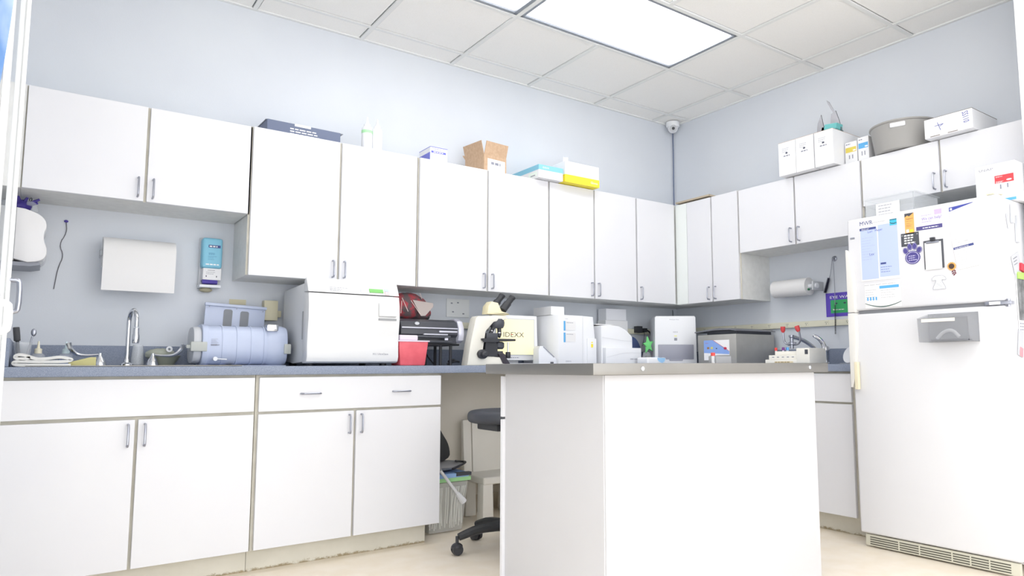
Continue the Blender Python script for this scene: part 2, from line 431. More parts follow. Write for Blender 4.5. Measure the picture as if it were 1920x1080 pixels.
# panel seams: a shallow lipped panel on the front and side
MB().box(x0+.004, y0-.006, .0, x1, y0, .884, bev=.001).out('front_panel', LAMI, il, smooth=0)
MB().box(x0-.012, y1-.002, .71, x1-.05, y1+.016, .875, bev=.002).out('drawer_front', LAM, il, smooth=0)
MB().box(x0-.012, y1-.002, .0, x1-.05, y1+.016, .70, bev=.002).out('door', LAM, il, smooth=0)
a0, b0 = LI(-2.680, -2.212); a1, b1 = LI(-1.335, -1.515)
MB().box(a0, b0, .885, a1, b1, .925, bev=.0025).out('steel_top', STEEL, il, smooth=40)
sc = MB()
for px in (LI(-2.46, 0)[0], LI(-1.475, 0)[0]):
    sc.lathe([(0, 0), (.009, 0), (.008, .004), (0, .005)], (px, b0, .906), 12, 'y', R=Matrix.Rotation(PI, 4, 'Z'))
sc.out('screw', CHROME, il)

# ------------------------------------------------------------------ refrigerator
fr = thing('refrigerator', 'white top-freezer refrigerator covered with papers and magnets', 'refrigerator', (-.03, -1.975, 0), RB)
FW = .738; FY = -.71
FWH = M('fridge_enamel', 'd6d7db', .3, bump=.05, bscale=400)
MB().box(.008, FY+.065, .05, FW-.006, 0, 1.672, bev=.006).out('body', FWH, fr)
MB().box(.012, FY+.02, 1.172, FW-.012, FY+.07, 1.2).out('door_gasket', M('gasket', '85878c', .6), fr, smooth=0)
fz = MB().box(0, FY, 1.196, FW, FY+.062, 1.68, bev=.012, seg=3).out('freezer_door', FWH, fr)
fd = MB().box(0, FY, .07, FW, FY+.062, 1.178, bev=.012, seg=3).out('fridge_door', FWH, fr)
hm = M('yellowed_handle', 'd9d8d4', .35)
MB().prism([(-.004, 1.187), (.034, 1.187), (.036, 1.30), (.030, 1.42), (.016, 1.50), (-.004, 1.52)], 'y', FY-.022, FY+.03, bev=.006).out('handle', hm, fz)
MB().prism([(-.004, 1.184), (.036, 1.184), (.038, 1.07), (.030, .95), (.026, .86), (.008, .80), (-.004, .80)], 'y', FY-.024, FY+.03, bev=.006).out('handle', hm, fd)
MB().box(.022, FY-.0265, .79, .04, FY-.0245+.02, .93, bev=.001).out('tape', M('yellow_tape', 'ddd5ba', .5), fd)
gr = MB(); gr.box(.02, FY+.012, .008, FW-.012, FY+.03, .064, bev=.004)
gr.out('base_grille', M('grille_beige', 'c9c7b8', .5), fr)
sl = MB()
for q in range(4): sl.box(.045, FY+.0105, .016+q*.011, FW-.05, FY+.0135, .0205+q*.011)
sl.out('grille_slots', M('slot_dark', '4b4a42', .8), fr, smooth=0)
for q in (.19, .29, .44, .52, .60): MB().box(q, FY+.009, .014, q+.006, FY+.0135, .058).out('grille_bar', M('grille_beige'), fr, smooth=0)
hg = MB(); hg.box(.655, FY-.004, 1.179, .765, FY+.03, 1.195, bev=.003); hg.cyl((.748, FY+.012, 1.17), (.748, FY+.012, 1.205), .008)
hg.box(.675, FY-.006, 1.181, .72, FY-.003, 1.194, mi=1)
hg.out('middle_hinge', [SATIN, WP], fr)
MB().prism([(FW-.05, FY+.005), (FW-.02, FY+.01), (FW+.004, FY+.05), (FW-.02, FY+.07), (FW-.05, FY+.04)], 'z', 1.681, 1.689, bev=.002).out('top_hinge', BEIGE, fr)
MB().box(.016, FY-.002, 1.574, .042, FY+.001, 1.584, bev=.001).out('badge', SATIN, fz)

def on_fridge(name, label, cat, x0, z0, x1, z1, mats, build, th=.0012, first=0, rotz=0):
    """flat thing stuck to the fridge front; x measured to the right from the fridge's left edge, origin at its lower left corner"""
    w, h = x1-x0, z1-z0; m = MB()
    m.rot(rotz, 'Y', (w/2, 0, h/2))
    m.box(0, -th, 0, w, 0, h, mi=first)
    build(m, w, h, -th-.0004)
    m.norot()
    return tag(m.out(name, mats, loc=(-.03+FY-.0006, -1.975-x0, z0), rotz=RB, smooth=0), label, cat)
def FX(y): return -1.975-y      # world y -> local x
def b1_(m, w, h, y):
    m.box(.005, y+.0002, .008, w*.46, y, h-.035, mi=1); m.box(w*.49, y+.0002, .014, w-.004, y, h-.028, mi=1)
    m.box(.002, y, h-.045, w*.44, y-.0002, h-.033, mi=2); m.text('PRICE LIST', w*.06, y-.0005, h-.0435, .009, mi=3)
    m.text('MWR', .002, y, h-.018, .030, mi=2, sx=1.0)
    m.text('Lori   Meyer', w*.22, y-.0003, h-.062, .016, mi=4, rot=.06); m.text('Lex', w*.24, y-.0003, h*.42, .018, mi=4)
    m.dashes(w*.52, y-.0003, h*.20, w*.35, 3, .012, .002, 4, 3); m.box(w*.52, y-.0003, h*.25, w*.66, y-.0004, h*.28, mi=2)
    m.dashes(w*.35, y, h-.012, w*.4, 1, .01, .0015, 5, 4)
    m.dashes(.01, y-.0003, h*.72, w*.36, 9, .014, .0008, 5, 9)
on_fridge('schedule_sheet', 'large pale blue two-column sheet at the left of the freezer door', 'paper', FX(-2.045), 1.345, FX(-2.252), 1.655, [PAPER, PAPERB, NAVY, INKW, INKB, INKG], b1_)
def b2_(m, w, h, y):
    m.poly([(0, 0), (w, 0), (w, h), (0, h)], y, 1, .0002)
    m.poly([(0, h*.5), (w*.2, h*.28), (w*.6, h*.18), (w, h*.3), (w, h*.4), (w*.6, h*.3), (w*.2, h*.4), (0, h*.62)], y-.0004, 2, .0002)
    m.box(0, y-.0004, h*.85, w, y-.0006, h*.95, mi=2)
on_fridge('magnet', 'tiny teal and white wave magnet above the blue sheet', 'magnet', FX(-2.210), 1.614, FX(-2.246), 1.646, [PAPER, M('teal_print', '3fb4cf', .5), INK], b2_)
def b3_(m, w, h, y):
    m.box(w*.42, y, h-.03, w*.95, y-.0002, h-.016, mi=1); m.dashes(0, y, h-.008, w*.95, 1, .01, .0015, 2, 5)
    m.dashes(.004, y, h-.034, w*.34, 5, .012, .0012, 2, 6); m.dashes(w*.45, y, h-.04, w*.5, 4, .012, .001, 2, 8)
    for k in range(4): m.box(w*(.06+.08*k), y, .038, w*(.10+.08*k), y-.0002, .055, mi=1)
    n = 12
    up = [(w*(0+i/n), .006+.02*(2*i/n-1)**2) for i in range(n+1)]; dn = [(x, z-.003-.002*math.sin(PI*i/n)) for i, (x, z) in enumerate(up)]
    m.poly(up+dn[::-1], y, 3, .0002)
on_fridge('notice', 'white flyer with a dark curved line low on the freezer door', 'flyer', FX(-2.06), 1.205, FX(-2.25), 1.33, [PAPER, LBLUE, INKG, M('dark_green_print', '3c5a55', .6)], b3_)
def b4_(m, w, h, y):
    m.text('Support', w*.12, y, h*.70, .011, mi=1); m.dashes(w*.1, y, h*.6, w*.8, 3, .011, .0012, 1, 11)
    m.dashes(w*.12, y, h*.42, w*.8, 2, .009, .001, 1, 12); m.box(w*.52, y, .008, w*.9, y-.0002, .02, mi=2); m.box(w*.12, y, .006, w*.42, y-.0002, .022, mi=3)
    m.poly([(0, h), (0, h*.82), (w*.3, h*.9), (w*.5, h*.84), (w*.9, h*.96), (w, h)], y, 4, .0002)
on_fridge('orange_card', 'narrow orange card magnet near the top of the freezer door', 'magnet', FX(-2.287), 1.558, FX(-2.332), 1.660, [M('orange_print', 'f0ae62', .6), INK, YEL, PAPER, DK], b4_)
def b5_(m, w, h, y):
    m.poly([(0, 0), (w, 0), (w, h*.2), (0, h*.2)], y, 1, .0002); m.text('We can help!', w*.22, y, h*.5, .021, mi=2, sx=.85)
    m.dashes(w*.2, y, h*.75, w*.5, 1, .01, .0015, 2, 13); m.dashes(w*.22, y, h*.40, w*.5, 1, .01, .0018, 2, 14)
    m.dashes(w*.25, y-.0003, h*.07, w*.6, 1, .01, .004, 3, 15); m.box(w*.72, y, h*.72, w, y-.0002, h*.98, mi=4)
on_fridge('banner_magnet', 'wide white and lilac magnet with a dark band reading We can help', 'magnet', FX(-2.342), 1.566, FX(-2.466), 1.658, [M('lilac_print', 'e2dcf2', .6), M('violet_print', '4f4b86', .6), M('violet_ink', '7a6fb0', .6), INKW, M('lilac_dark', 'c4b2ec', .6)], b5_, rotz=0)
def b6_(m, w, h, y):
    m.text('VCA Animal', w/2, y, h*.72, .011, 1, True); m.text('Emergency', w/2, y, h*.50, .013, 1, True); m.text('400-555-0000', w/2, y, h*.28, .011, 1, True); m.dashes(w*.2, y, h*.12, w*.6, 1, .01, .003, 1, 16)
def b6_(m, w, h, y):
    m.dashes(w*.18, y, h*.76, w*.66, 4, h*.19, .0065, 1, 16, fill=.9)
    m.text('<', .003, y, h*.78, .012, 1); m.text('>', w-.011, y, h*.78, .012, 1)
on_fridge('black_card', 'dark grey card magnet with white lettering above the paw', 'magnet', FX(-2.264), 1.497, FX(-2.352), 1.562, [DK, INKW], b6_)
# paw magnet
pw = MB()
def disc(m, cx, cz, rx, rz, y, th, mi, n=20, rot=0):
    c_, s_ = math.cos(rot), math.sin(rot)
    m.poly([(cx+rx*math.cos(2*PI*k/n)*c_-rz*math.sin(2*PI*k/n)*s_, cz+rx*math.cos(2*PI*k/n)*s_+rz*math.sin(2*PI*k/n)*c_) for k in range(n)], y, mi, th)
for cx, cz, rx, rz, r_ in ((.046, .036, .037, .033, 0), (.013, .072, .013, .017, .4), (.034, .090, .012, .017, .1), (.058, .090, .012, .017, -.1), (.079, .070, .013, .017, -.4)):
    disc(pw, cx, cz, rx, rz, 0, .002, 0, rot=r_); disc(pw, cx, cz, rx*.87, rz*.87, -.0021, .0004, 1, rot=r_); disc(pw, cx, cz, rx*.8, rz*.8, -.0026, .0004, 0, rot=r_)
pw.dashes(.027, -.0032, .042, .04, 3, .010, .0035, 1, 3, fill=1)
tag(pw.out('paw_magnet', [M('paw_violet', '4a4488', .5), M('paw_trim', 'cfcbe6', .5)], loc=(-.03+FY-.0006, -2.271, 1.402), rotz=RB, smooth=0), 'purple paw-print magnet on the freezer door', 'magnet')
# clipboard
cb = thing('clipboard', 'small black clipboard holding blank white paper on the freezer door', 'clipboard', (-.03+FY-.001, -2.373, 1.372), RB)
MB().box(0, -.003, 0, .092, 0, .138, bev=.001).out('board', DK, cb)
MB().box(.006, -.0045, -.004, .083, -.0032, .128).out('paper_pad', PAPER, cb, smooth=0)
MB().box(.015, -.009, .122, .075, -.0046, .132, bev=.002).box(.036, -.014, .132, .058, -.003, .150, bev=.002, mi=1).out('clip', [SATIN, BLK], cb)
# sunflower
sf = MB()
for k in range(14):
    a = 2*PI*k/14; disc(sf, .019+.014*math.cos(a), .032+.014*math.sin(a), .0065, .004, 0, .002, 1, 10, rot=a)
disc(sf, .019, .032, .0125, .0125, -.0015, .002, 0)
for dx, dz, r_ in ((.022, .008, .8), (.032, .010, 2.3), (.024, -.001, .8), (.034, .0, 2.3), (.029, -.008, .8)): disc(sf, dx, dz, .006, .0028, 0, .0015, 2, 8, rot=r_)
tag(sf.out('sunflower_magnet', [M('seed_brown', '4d3d36', .8), M('petal', 'e8ad5c', .6), M('berry', '6d3340', .6)], loc=(-.03+FY-.001, -2.478, 1.342), rotz=RB, smooth=0), 'little sunflower magnet with red leaves on the freezer door', 'magnet')
# telephone magnet
ph = MB(); out_ = [(.002, 0), (.060, 0), (.058, .012), (.046, .034), (.044, .043), (.050, .044), (.063, .042), (.062, .054), (.048, .064), (.014, .064), (0, .054), (-.001, .042), (.012, .044), (.018, .043), (.016, .034), (.004, .012)]
ph.poly(out_, 0, 0, .002)
for a, b in zip(out_, out_[1:]+out_[:1]): ph.tube([(a[0], -.0022, a[1]), (b[0], -.0022, b[1])], .0007, 4, 1)
ph.dashes(.018, -.0024, .030, .028, 4, .006, .0012, 1, 4, fill=1)
tag(ph.out('telephone_magnet', [WP, INKG], loc=(-.03+FY-.001, -2.405, 1.272), rotz=RB, smooth=0), 'white telephone-shaped magnet outlined in grey on the freezer door', 'magnet')
def b7_(m, w, h, y):
    m.poly([(0, h*.82), (0, h*.94), (w*.95, h*.99), (w*.95, h*.975)], y, 1, .0002)
    m.poly([(w*.04, h*.855), (w*.12, h*.855), (w*.12, h*.915), (w*.04, h*.915)], y-.0003, 2, .0002)
    m.dashes(w*.25, y, h*.80, w*.5, 2, .014, .0014, 3, 21); m.dashes(w*.15, y, h*.62, w*.7, 9, .018, .0008, 3, 22)
on_fridge('memo', 'white letter with a tapering blue stripe at the top right of the freezer door', 'paper', FX(-2.500), 1.50, FX(-2.612), 1.662, [PAPER, INKB, INKW, M('faint_ink', 'bfc6da', .7)], b7_)
def b8_(m, w, h, y):
    m.text('YOU ARE', w*.25, y, h*.86, .011, 1); m.box(0, y, h*.68, w*.93, y-.0002, h*.76, mi=2)
    m.text('TICK RESOURCES', w*.05, y-.0004, h*.69, .0085, 3, sx=.95); m.dashes(w*.12, y, h*.58, w*.75, 8, .0105, .0012, 1, 24)
on_fridge('resource_sheet', 'small white sheet tilted on the freezer door with a dark title bar', 'paper', FX(-2.515), 1.36, FX(-2.612), 1.50, [M('cream_paper', 'f3f2ee', .8), INKG, NAVY, INKW], b8_, th=.0030, rotz=-.14)
# clear bin stuck on the lower door
bn = thing('magnetic_bin', 'smoky clear plastic bin hanging on the lower refrigerator door', 'bin', (-.03+FY-.001, -2.375, 1.020), RB)
mb = MB(); BW, BD, BH = .225, .100, .135
mb.prism([(0.0, BH*.96), (0, .0), (-BD+.01, 0), (-BD, .012), (-BD-.01, BH*.8)], 'x', 0, .003).prism([(0.0, BH*.96), (0, .0), (-BD+.01, 0), (-BD, .012), (-BD-.01, BH*.8)], 'x', BW-.003, BW)
mb.box(0, -.003, 0, BW, 0, BH); mb.box(0, -BD, 0, BW, 0, .003); mb.box(.003, -BD-.008, .003, BW-.003, -BD-.005, BH*.8)
mb.prism([(0, BH), (-BD-.012, BH*.82), (-BD-.012, BH*.80), (0, BH*.97)], 'x', 0, BW)
mb.out('box', SMOKE, bn, smooth=0)
MB().box(.02, -BD-.0105, BH*.68, .17, -BD-.0085, BH*.79).out('paper_strip', M('cream_strip', 'e9e5d8', .7), bn, smooth=0)
tag(MB().tube([(0, 0, 0), (.03, 0, .032), (.07, 0, .04), (.10, 0, .005)], .008, 8, 0, 2).box(-.02, -.02, -.012, .14, .03, -.004, mi=1).out('curved_tool', [WP, DK], loc=(-.79, -2.435, 1.036), rotz=RB), 'white curved item lying inside the smoky door bin', 'tool')

# clear tub and boxes on top of the fridge
tb = thing('clear_tub', 'clear plastic tub of papers standing on top of the refrigerator', 'tub', (-.46, -2.13, 1.681), RB)
tm = MB(); w_, d_, h_ = .262, .26, .122
for q in ((-w_/2, -d_/2, w_/2, -d_/2+.003), (-w_/2, d_/2-.003, w_/2, d_/2), (-w_/2, -d_/2, -w_/2+.003, d_/2), (w_/2-.003, -d_/2, w_/2, d_/2)): tm.box(q[0], q[1], 0, q[2], q[3], h_)
tm.box(-w_/2, -d_/2, 0, w_/2, d_/2, .003); tm.box(-w_/2-.008, -d_/2-.008, h_, w_/2+.008, d_/2+.008, h_+.006)
tm.out('box', CLEAR, tb, smooth=0)
n_ = MB(); n_.box(0, 0, 0, .13, .0012, .085)
n_.dashes(.015, -.0006, .070, .10, 4, .016, .003, 1, 31)
tag(n_.out('note', [PAPER, INKG], loc=(-.595, -2.06, 1.686), rotz=RB, smooth=0), 'white note with handwriting leaning against the clear tub on the refrigerator', 'paper')
sn = MB(); sn.X = Matrix.Diagonal((1, 1, .706, 1)); sn.box(0, -.0, 0, .172, .23, .262, bev=.002)
sn.text('SNAP', .014, -.0009, .222, .024, 1, sx=1.15); sn.box(.084, -.0008, .125, .165, 0, .178, mi=2)
sn.text('IDEXX', .089, -.0014, .164, .010, 3); sn.dashes(.089, -.0014, .134, .035, 2, .007, .003, 3, 5); sn.sphere((.145, -.0005, .140), .010, (1.2, .12, .6), mi=3)
sn.box(.105, -.0008, .085, .111, 0, .115, mi=4); sn.box(.135, -.0008, .088, .141, 0, .117, mi=4)
sn.box(.0, -.0008, 0, .17, 0, .018, mi=5)
tag(sn.out('test_kit_box', [CARDW, INKG, M('kit_red', 'd8434a', .6), INKW, INKG, LBLUE], loc=(-.58, -2.558, 1.6735), rotz=RB, smooth=0), 'white SNAP box with a red label on the right of the refrigerator top', 'box')

# things clipped to the fridge side (faces -y)
def side_card(name, label, cat, x0, x1, z0, z1, mats, tilt=0, th=.006, build=None):
    m = MB().rot(tilt, 'Y', ((x1-x0)/2, 0, (z1-z0)/2)); m.box(0, -th, 0, x1-x0, 0, z1-z0, bev=.001)
    if build: build(m, x1-x0, z1-z0, -th-.0005)
    return tag(m.norot().out(name, mats, loc=(x0, -1.975-FW+.0045, z0), smooth=0), label, cat)
side_card('magnetic_clip', 'upper grey bulldog clip on the refrigerator side', 'clip', -.612, -.590, 1.56, 1.65, [LGP], .1, .012)
side_card('magnetic_clip', 'thin grey hook on the refrigerator side nearest the front', 'clip', -.655, -.645, 1.53, 1.60, [LGP], -.2, .010)
side_card('magnetic_clip', 'lower grey bulldog clip on the refrigerator side', 'clip', -.568, -.545, 1.475, 1.60, [LGP], .05, .012)
side_card('folded_card', 'grey folded card pinned on the refrigerator side', 'card', -.625, -.54, 1.335, 1.42, [M('grey_card', 'b9bbc0', .7), INK], -.35, .004, lambda m, w, h, y: m.dashes(.01, y, h*.8, w*.6, 3, .014, .003, 1, 5))
side_card('red_clip', 'small red clip on the refrigerator side above the green tab', 'clip', -.560, -.505, 1.34, 1.375, [M('clip_red', 'c03848', .5)], .2, .014)
side_card('photo_page', 'grey photographic page hanging on the refrigerator side', 'poster', -.600, -.515, 1.05, 1.345, [PAPER, M('photo_grey', '8b8d90', .7, hex2='5c5e60', nscale=25), INKG], 0, .002, lambda m, w, h, y: (m.box(.008, y, h*.22, w, y-.0004, h*.94, mi=1), m.dashes(.01, y, h*.16, w*.8, 3, .014, .006, 2, 6)))
side_card('green_tab', 'lime green tab on the refrigerator side', 'label', -.587, -.510, 1.305, 1.336, [M('lime', 'a8e26a', .6)], 0, .009)
side_card('brochure', 'folded brochure low on the refrigerator side with a pink corner', 'brochure', -.622, -.57, .95, 1.07, [M('grey_card'), M('pink_print', 'e88f98', .6)], .25, .004, lambda m, w, h, y: m.box(w*.3, y, 0, w, y-.0003, h*.35, mi=1))

# ------------------------------------------------------------------ things on top of the cabinets
ZT = 2.1285
def bx(name, label, cat, x0, y0, z0, w, d, h, mats, rz=0, build=None, bev=.0015, group=None, rot=0):
    m = MB().box(0, 0, 0, w, d, h, bev=bev)
    if build: build(m, w, d, h)
    return tag(m.out(name, mats, loc=(x0, y0, z0), rotz=rz+rot, smooth=0), label, cat, group)
def bd(m, w, d, h):
    m.dashes(w*.3, -.0008, h*.62, w*.42, 3, .014, .006, 1, 41, fill=1); m.box(w*.36, -.001, h-.012, w*.58, -.0002, h+.001, mi=1)
    m.box(-.004, .012, h, w+.02, d, h+.003, mi=2)
bx('flat_box', 'flat dark slate box with white lettering on the left cabinets', 'box', -3.255, -.235, ZT, .39, .21, .083, [M('slate_card', '66708a', .6), INKW, M('slate_side', 'a4a9b4', .6)], 0, bd, rot=.02)
def bottle(label, x, y, band):
    t = thing('squeeze_bottle', label, 'bottle', (x, y, ZT), 0, 'squeeze bottles on the cabinets')
    MB().lathe([(0, 0), (.028, 0), (.030, .006), (.030, .125), (.027, .136), (.020, .142), (.0, .142)], n=24).out('body', WP, t)
    MB().lathe([(.0304, .10), (.0306, .118)], n=24, closed=False).out('label_band', band, t)
    MB().lathe([(.019, .142), (.019, .155), (.010, .160), (.004, .198), (0, .200)], n=16).out('nozzle', WP, t)
    return t
bottle('white squeeze bottle with a green band, left of the pair on the cabinets', -2.722, -.25, M('band_green', 'a9e0ae', .5))
bottle('plain white squeeze bottle, right of the pair on the cabinets', -2.662, -.25, M('band_pale', 'e8ecef', .5))
def bc(m, w, d, h):
    m.box(.006, -.0008, h*.58, w-.01, 0, h*.72, mi=1); m.box(-.0006, -.0006, h*.97, w+.0006, d+.0006, h+.0008, mi=1); m.dashes(.02, -.0014, h*.62, w*.7, 1, .01, .005, 2, 8)
    m.box(-.0008, .002, 0, 0, d-.002, h*.62, mi=3); m.dashes(.02, -.0008, h*.85, w*.5, 1, .01, .003, 3, 9)
bx('small_box', 'small white box with blue-violet stripes on the cabinets', 'box', -2.352, -.30, ZT, .112, .15, .086, [CARDW, M('periwinkle', '5d63c9', .6), INKW, M('periwinkle_dark', '7479cf', .6)], 0, bc)
# open cardboard carton
cbx = thing('cardboard_carton', 'open brown cardboard carton with flaps up on the cabinets', 'carton', (-1.985, -.30, ZT), .12)
w_, d_, h_, t_ = .178, .20, .105, .004
m = MB()
m.box(0, 0, 0, w_, t_, h_); m.box(0, d_-t_, 0, w_, d_, h_); m.box(0, t_, 0, t_, d_-t_, h_); m.box(w_-t_, t_, 0, w_, d_-t_, h_); m.box(0, 0, 0, w_, d_, t_)
m.out('body', CARD, cbx, smooth=0)
MB().rot(.28, 'X', (0, 0, h_)).box(.002, 0, h_, w_-.002, t_, h_+.085).out('flap', CARD, cbx, smooth=0)
MB().rot(-.25, 'Y', (0, 0, h_)).box(0, .004, h_, t_, d_-.004, h_+.088).out('flap', CARD, cbx, smooth=0)
MB().rot(-.7, 'X', (0, d_, h_)).box(.002, d_-t_, h_, w_-.002, d_, h_+.05).out('flap', CARD, cbx, smooth=0)
MB().box(.028, -.0008, 0, w_-.012, 0, .085).dashes(.055, -.0013, .050, .09, 1, .01, .016, 1, 7, fill=1).out('shipping_label', [PAPER, INKG], cbx, smooth=0)
def bl(m, w, d, h):
    m.box(-.0008, -.0008, h*.62, w+.0008, d, h+.0008, mi=1); m.text('IDEXX', .03, -.0014, h*.74, .018, 2); m.box(-.001, .02, h*.15, -.0002, d*.35, h*.5, mi=3); m.box(-.0012, .04, h*.2, -.0004, d*.28, h*.28, mi=4)
bx('blue_lid_box', 'white box with a light blue top, overhanging the cabinet edge', 'box', -1.622, -.375, ZT, .195, .33, .085, [CARDW, SKYB, INKW, M('pale_label', 'e4efe8', .6), INKG], 0, bl)
yb = thing('glove_box', 'white and yellow glove box with a tissue sticking out on the cabinets', 'box', (-1.415, -.385, ZT), 0)
m = MB().box(0, 0, .002, .29, .30, .142, bev=.003); m.out('carton', CARDW, yb)
MB().box(-.0015, -.0015, 0, .2915, .3015, .052, bev=.001).text('Gloves', .215, -.0016, .018, .022, 1).out('yellow_band', [YEL, INKW], yb, smooth=0)
def ts(u, v): return (.055+.045*u+.006*v, .10+.012*math.sin(u*7), .142+.065*v*(1-.15*u))
MB().grid(ts, 8, 4, thick=.001).out('tissue', PAPER, yb)
# right wall
def bw(m, w, d, h):
    m.dashes(w*.22, -.0006, h*.80, w*.5, 3, h*.05, .0025, 1, 4); m.box(w*.42, -.0006, h*.64, w*.54, 0, h*.685, mi=2); m.dashes(w*.3, -.0006, h*.56, w*.4, 1, .01, .008, 1, 5, fill=1)
    m.box(0, 0, h, w, d, h+.0015, mi=3)
for k, (y, dz, lab) in enumerate(((-1.308, 0, 'leftmost of the three white upright boxes on the right cabinets'), (-1.437, 0, 'middle of the three white upright boxes on the right cabinets'), (-1.570, 0, 'rightmost of the three white upright boxes, under the silver wrapper'))):
    bx('white_box', lab, 'box', -.385, y, 2.1215, .126, .34, .216, [CARDW, INKG, INK, CARD], RB, bw, group='white boxes on the right cabinets')
def bk(colm):
    def f(m, w, d, h):
        m.dashes(w*.1, -.0006, h*.88, w*.45, 1, .01, .006, 1, 3); m.box(w*.06, -.0006, h*.54, w*.94, 0, h*.76, mi=2); m.sphere((w*.78, -.001, h*.60), .008, (1.3, .1, .6), mi=3)
        m.box(w*.32, -.0006, h*.25, w*.40, 0, h*.42, mi=1); m.box(w*.58, -.0006, h*.25, w*.66, 0, h*.42, mi=1)
    return f
bx('kit_box', 'small white box with a yellow label beside the three white boxes', 'box', -.27, -1.703, 2.1215, .078, .10, .140, [CARDW, INKG, M('mustard', 'd9c75a', .6), INKW], RB, bk(0))
bx('kit_box', 'small white box with a blue label beside the grey basket', 'box', -.27, -1.788, 2.1215, .068, .08, .150, [CARDW, INKG, LBLUE, INKW], RB, bk(0))
# silver wrapper with teal box
sw = thing('foil_bag', 'crumpled silver foil bag holding a small teal box on the white boxes', 'bag', (-.25, -1.59, 2.340), RB)
m = MB(); FOIL = M('silver_foil', '8c8c90', .38, .9, bump=.6, bscale=30)
m.prism([(-.085, 0), (-.03, 0), (-.028, .06), (-.045, .15), (-.07, .10)], 'y', -.012, -.004); m.prism([(-.02, .0), (.075, .0), (.05, .10), (.03, .165), (.0, .15)], 'y', .03, .04)
m.prism([(.015, .15), (.028, .15), (-.012, .235), (-.03, .25), (-.022, .225)], 'y', .032, .036)
m.out('foil', FOIL, sw)
MB().rot(.0, 'X').box(-.04, -.02, .001, .06, .06, .035, mi=0).rot(.12, 'Y').box(-.03, -.015, .03, .055, .05, .075, mi=1).box(-.05, -.012, .03, -.02, .04, .06, mi=0).out('teal_carton', [M('teal_dark', '4f9a9c', .6), TEAL], sw, smooth=0)
# grey basket
gb = MB(); gm = M('grey_basket', '9b9a98', .6)
gb.lathe([(0, 0), (.150, 0), (.155, .005), (.176, .150), (.184, .154), (.184, .162), (.172, .162), (.148, .010), (0, .010)], n=40)
t = thing('basket', 'round grey plastic basket with a white handle slot on the right cabinets', 'basket', (-.205, -2.035, 2.1215), RB)
gb.out('tub', gm, t)
MB().box(-.04, -.179, .118, .04, -.166, .144, bev=.006, seg=3, R=Matrix.Rotation(.30, 4, 'Z')).out('handle_slot', WP, t)
# long white box with handwriting
def blg(m, w, d, h):
    for a in ((.07, .11, .085, .045), (.055, .085, .10, .09), (.10, .09, .082, .075)): m.tube([(a[0], -.001, a[1]*.68), (a[2], -.001, a[3]*.68)], .0013, 4, 1)
    m.text('SS110', w*.80, -.0012, h*.90, .042, 1, rot=-PI/2+.1, sx=.60)
    m.box(.03, -.0008, .004, .08, 0, .008, mi=2); m.box(.12, -.0008, .004, .17, 0, .008, mi=2); m.box(0, 0, h, w, d, h+.001, mi=2)
bx('long_box', 'long white carton marked with blue handwriting above the refrigerator', 'carton', -.385, -2.238, 2.1215, .244, .30, .105, [CARDW, INKB, M('cut_edge', '7d746c', .8)], RB, blg, bev=.004)

# corner camera and cable
dc = thing('security_camera', 'white dome security camera in the ceiling corner', 'camera', (-.085, -.085, H-.009))
MB().lathe([(0, 0), (.055, 0), (.055, -.03), (.048, -.04), (0, -.04)]).out('base', WP, dc)
MB().sphere((0, 0, -.045), .042, n=20).out('ball', WP, dc)
R_ = Vector((-.62, -.72, -.35)).to_track_quat('Z', 'Y').to_matrix().to_4x4()
MB().lathe([(.028, 0), (.028, .012), (.022, .012), (.022, .006), (0, .006)], (-.62*.033, -.72*.033, -.045-.35*.033), 20, R=R_).out('bezel', LGP, dc)
MB().lathe([(.012, 0), (.012, .012), (0, .014)], (-.62*.035, -.72*.035, -.045-.35*.035), 16, R=R_).out('lens', BLK, dc)
cpts = [(-.012, -.012, 2.86), (-.011, -.013, 2.6), (-.014, -.012, 2.4), (-.012, -.012, 2.14)]
tag(MB().tube([(p[0]+.012, p[1]+.012, p[2]-2.14) for p in cpts], .004, 6, 0, 1).out('camera_cable', M('cable_blue', '5c6b8c', .6), loc=(-.012, -.012, 2.14)), 'thin blue-grey cable running down the wall corner', 'cable')
tag(MB().tube([(0, 0, .02), (.004, -.004, -.08), (-.006, -.004, -.16)], .003, 6, 0, 1).out('wall_cable', BLK, loc=(-.05, -.008, 1.34)), 'short black cable below the corner cabinets', 'cable')

# ------------------------------------------------------------------ wall things on the back wall, left
# hands-free towel dispenser, seen from its side, on the left wall
td = thing('towel_dispenser', 'white and grey paper towel dispenser on the left wall above the towel', 'dispenser', (XL+.001, -.19, 1.36))
prof = [(0.080, .232), (.140, .228), (.185, .214), (.212, .190), (.220, .158), (.210, .128), (.212, .095), (.226, .06), (.222, .025), (.200, .006), (.16, .0), (.080, .012)]
pr2 = []
for i in range(len(prof)-1):
    a, b = prof[i], prof[i+1]; pr2 += [a, ((a[0]+b[0])/2, (a[1]+b[1])/2)]
pr2.append(prof[-1])
MB().prism([(.112, .231)]+chaikin(prof[1:-1], 2, False)+[(.112, .012)], 'y', -.13, .13, bev=.006).out('cover', M('dispenser_white', 'd4d4d6', .18), td)
MB().prism([(0, .238), (.113, .229), (.113, .006), (.0, -.010)], 'y', -.128, .128, bev=.003).out('housing', M('dispenser_grey', 'a6a9ad', .4), td)
MB().prism([(.02, .0), (.20, .004), (.205, -.006), (.17, -.014), (.02, -.014)], 'y', -.11, .11).out('tray', GP, td)
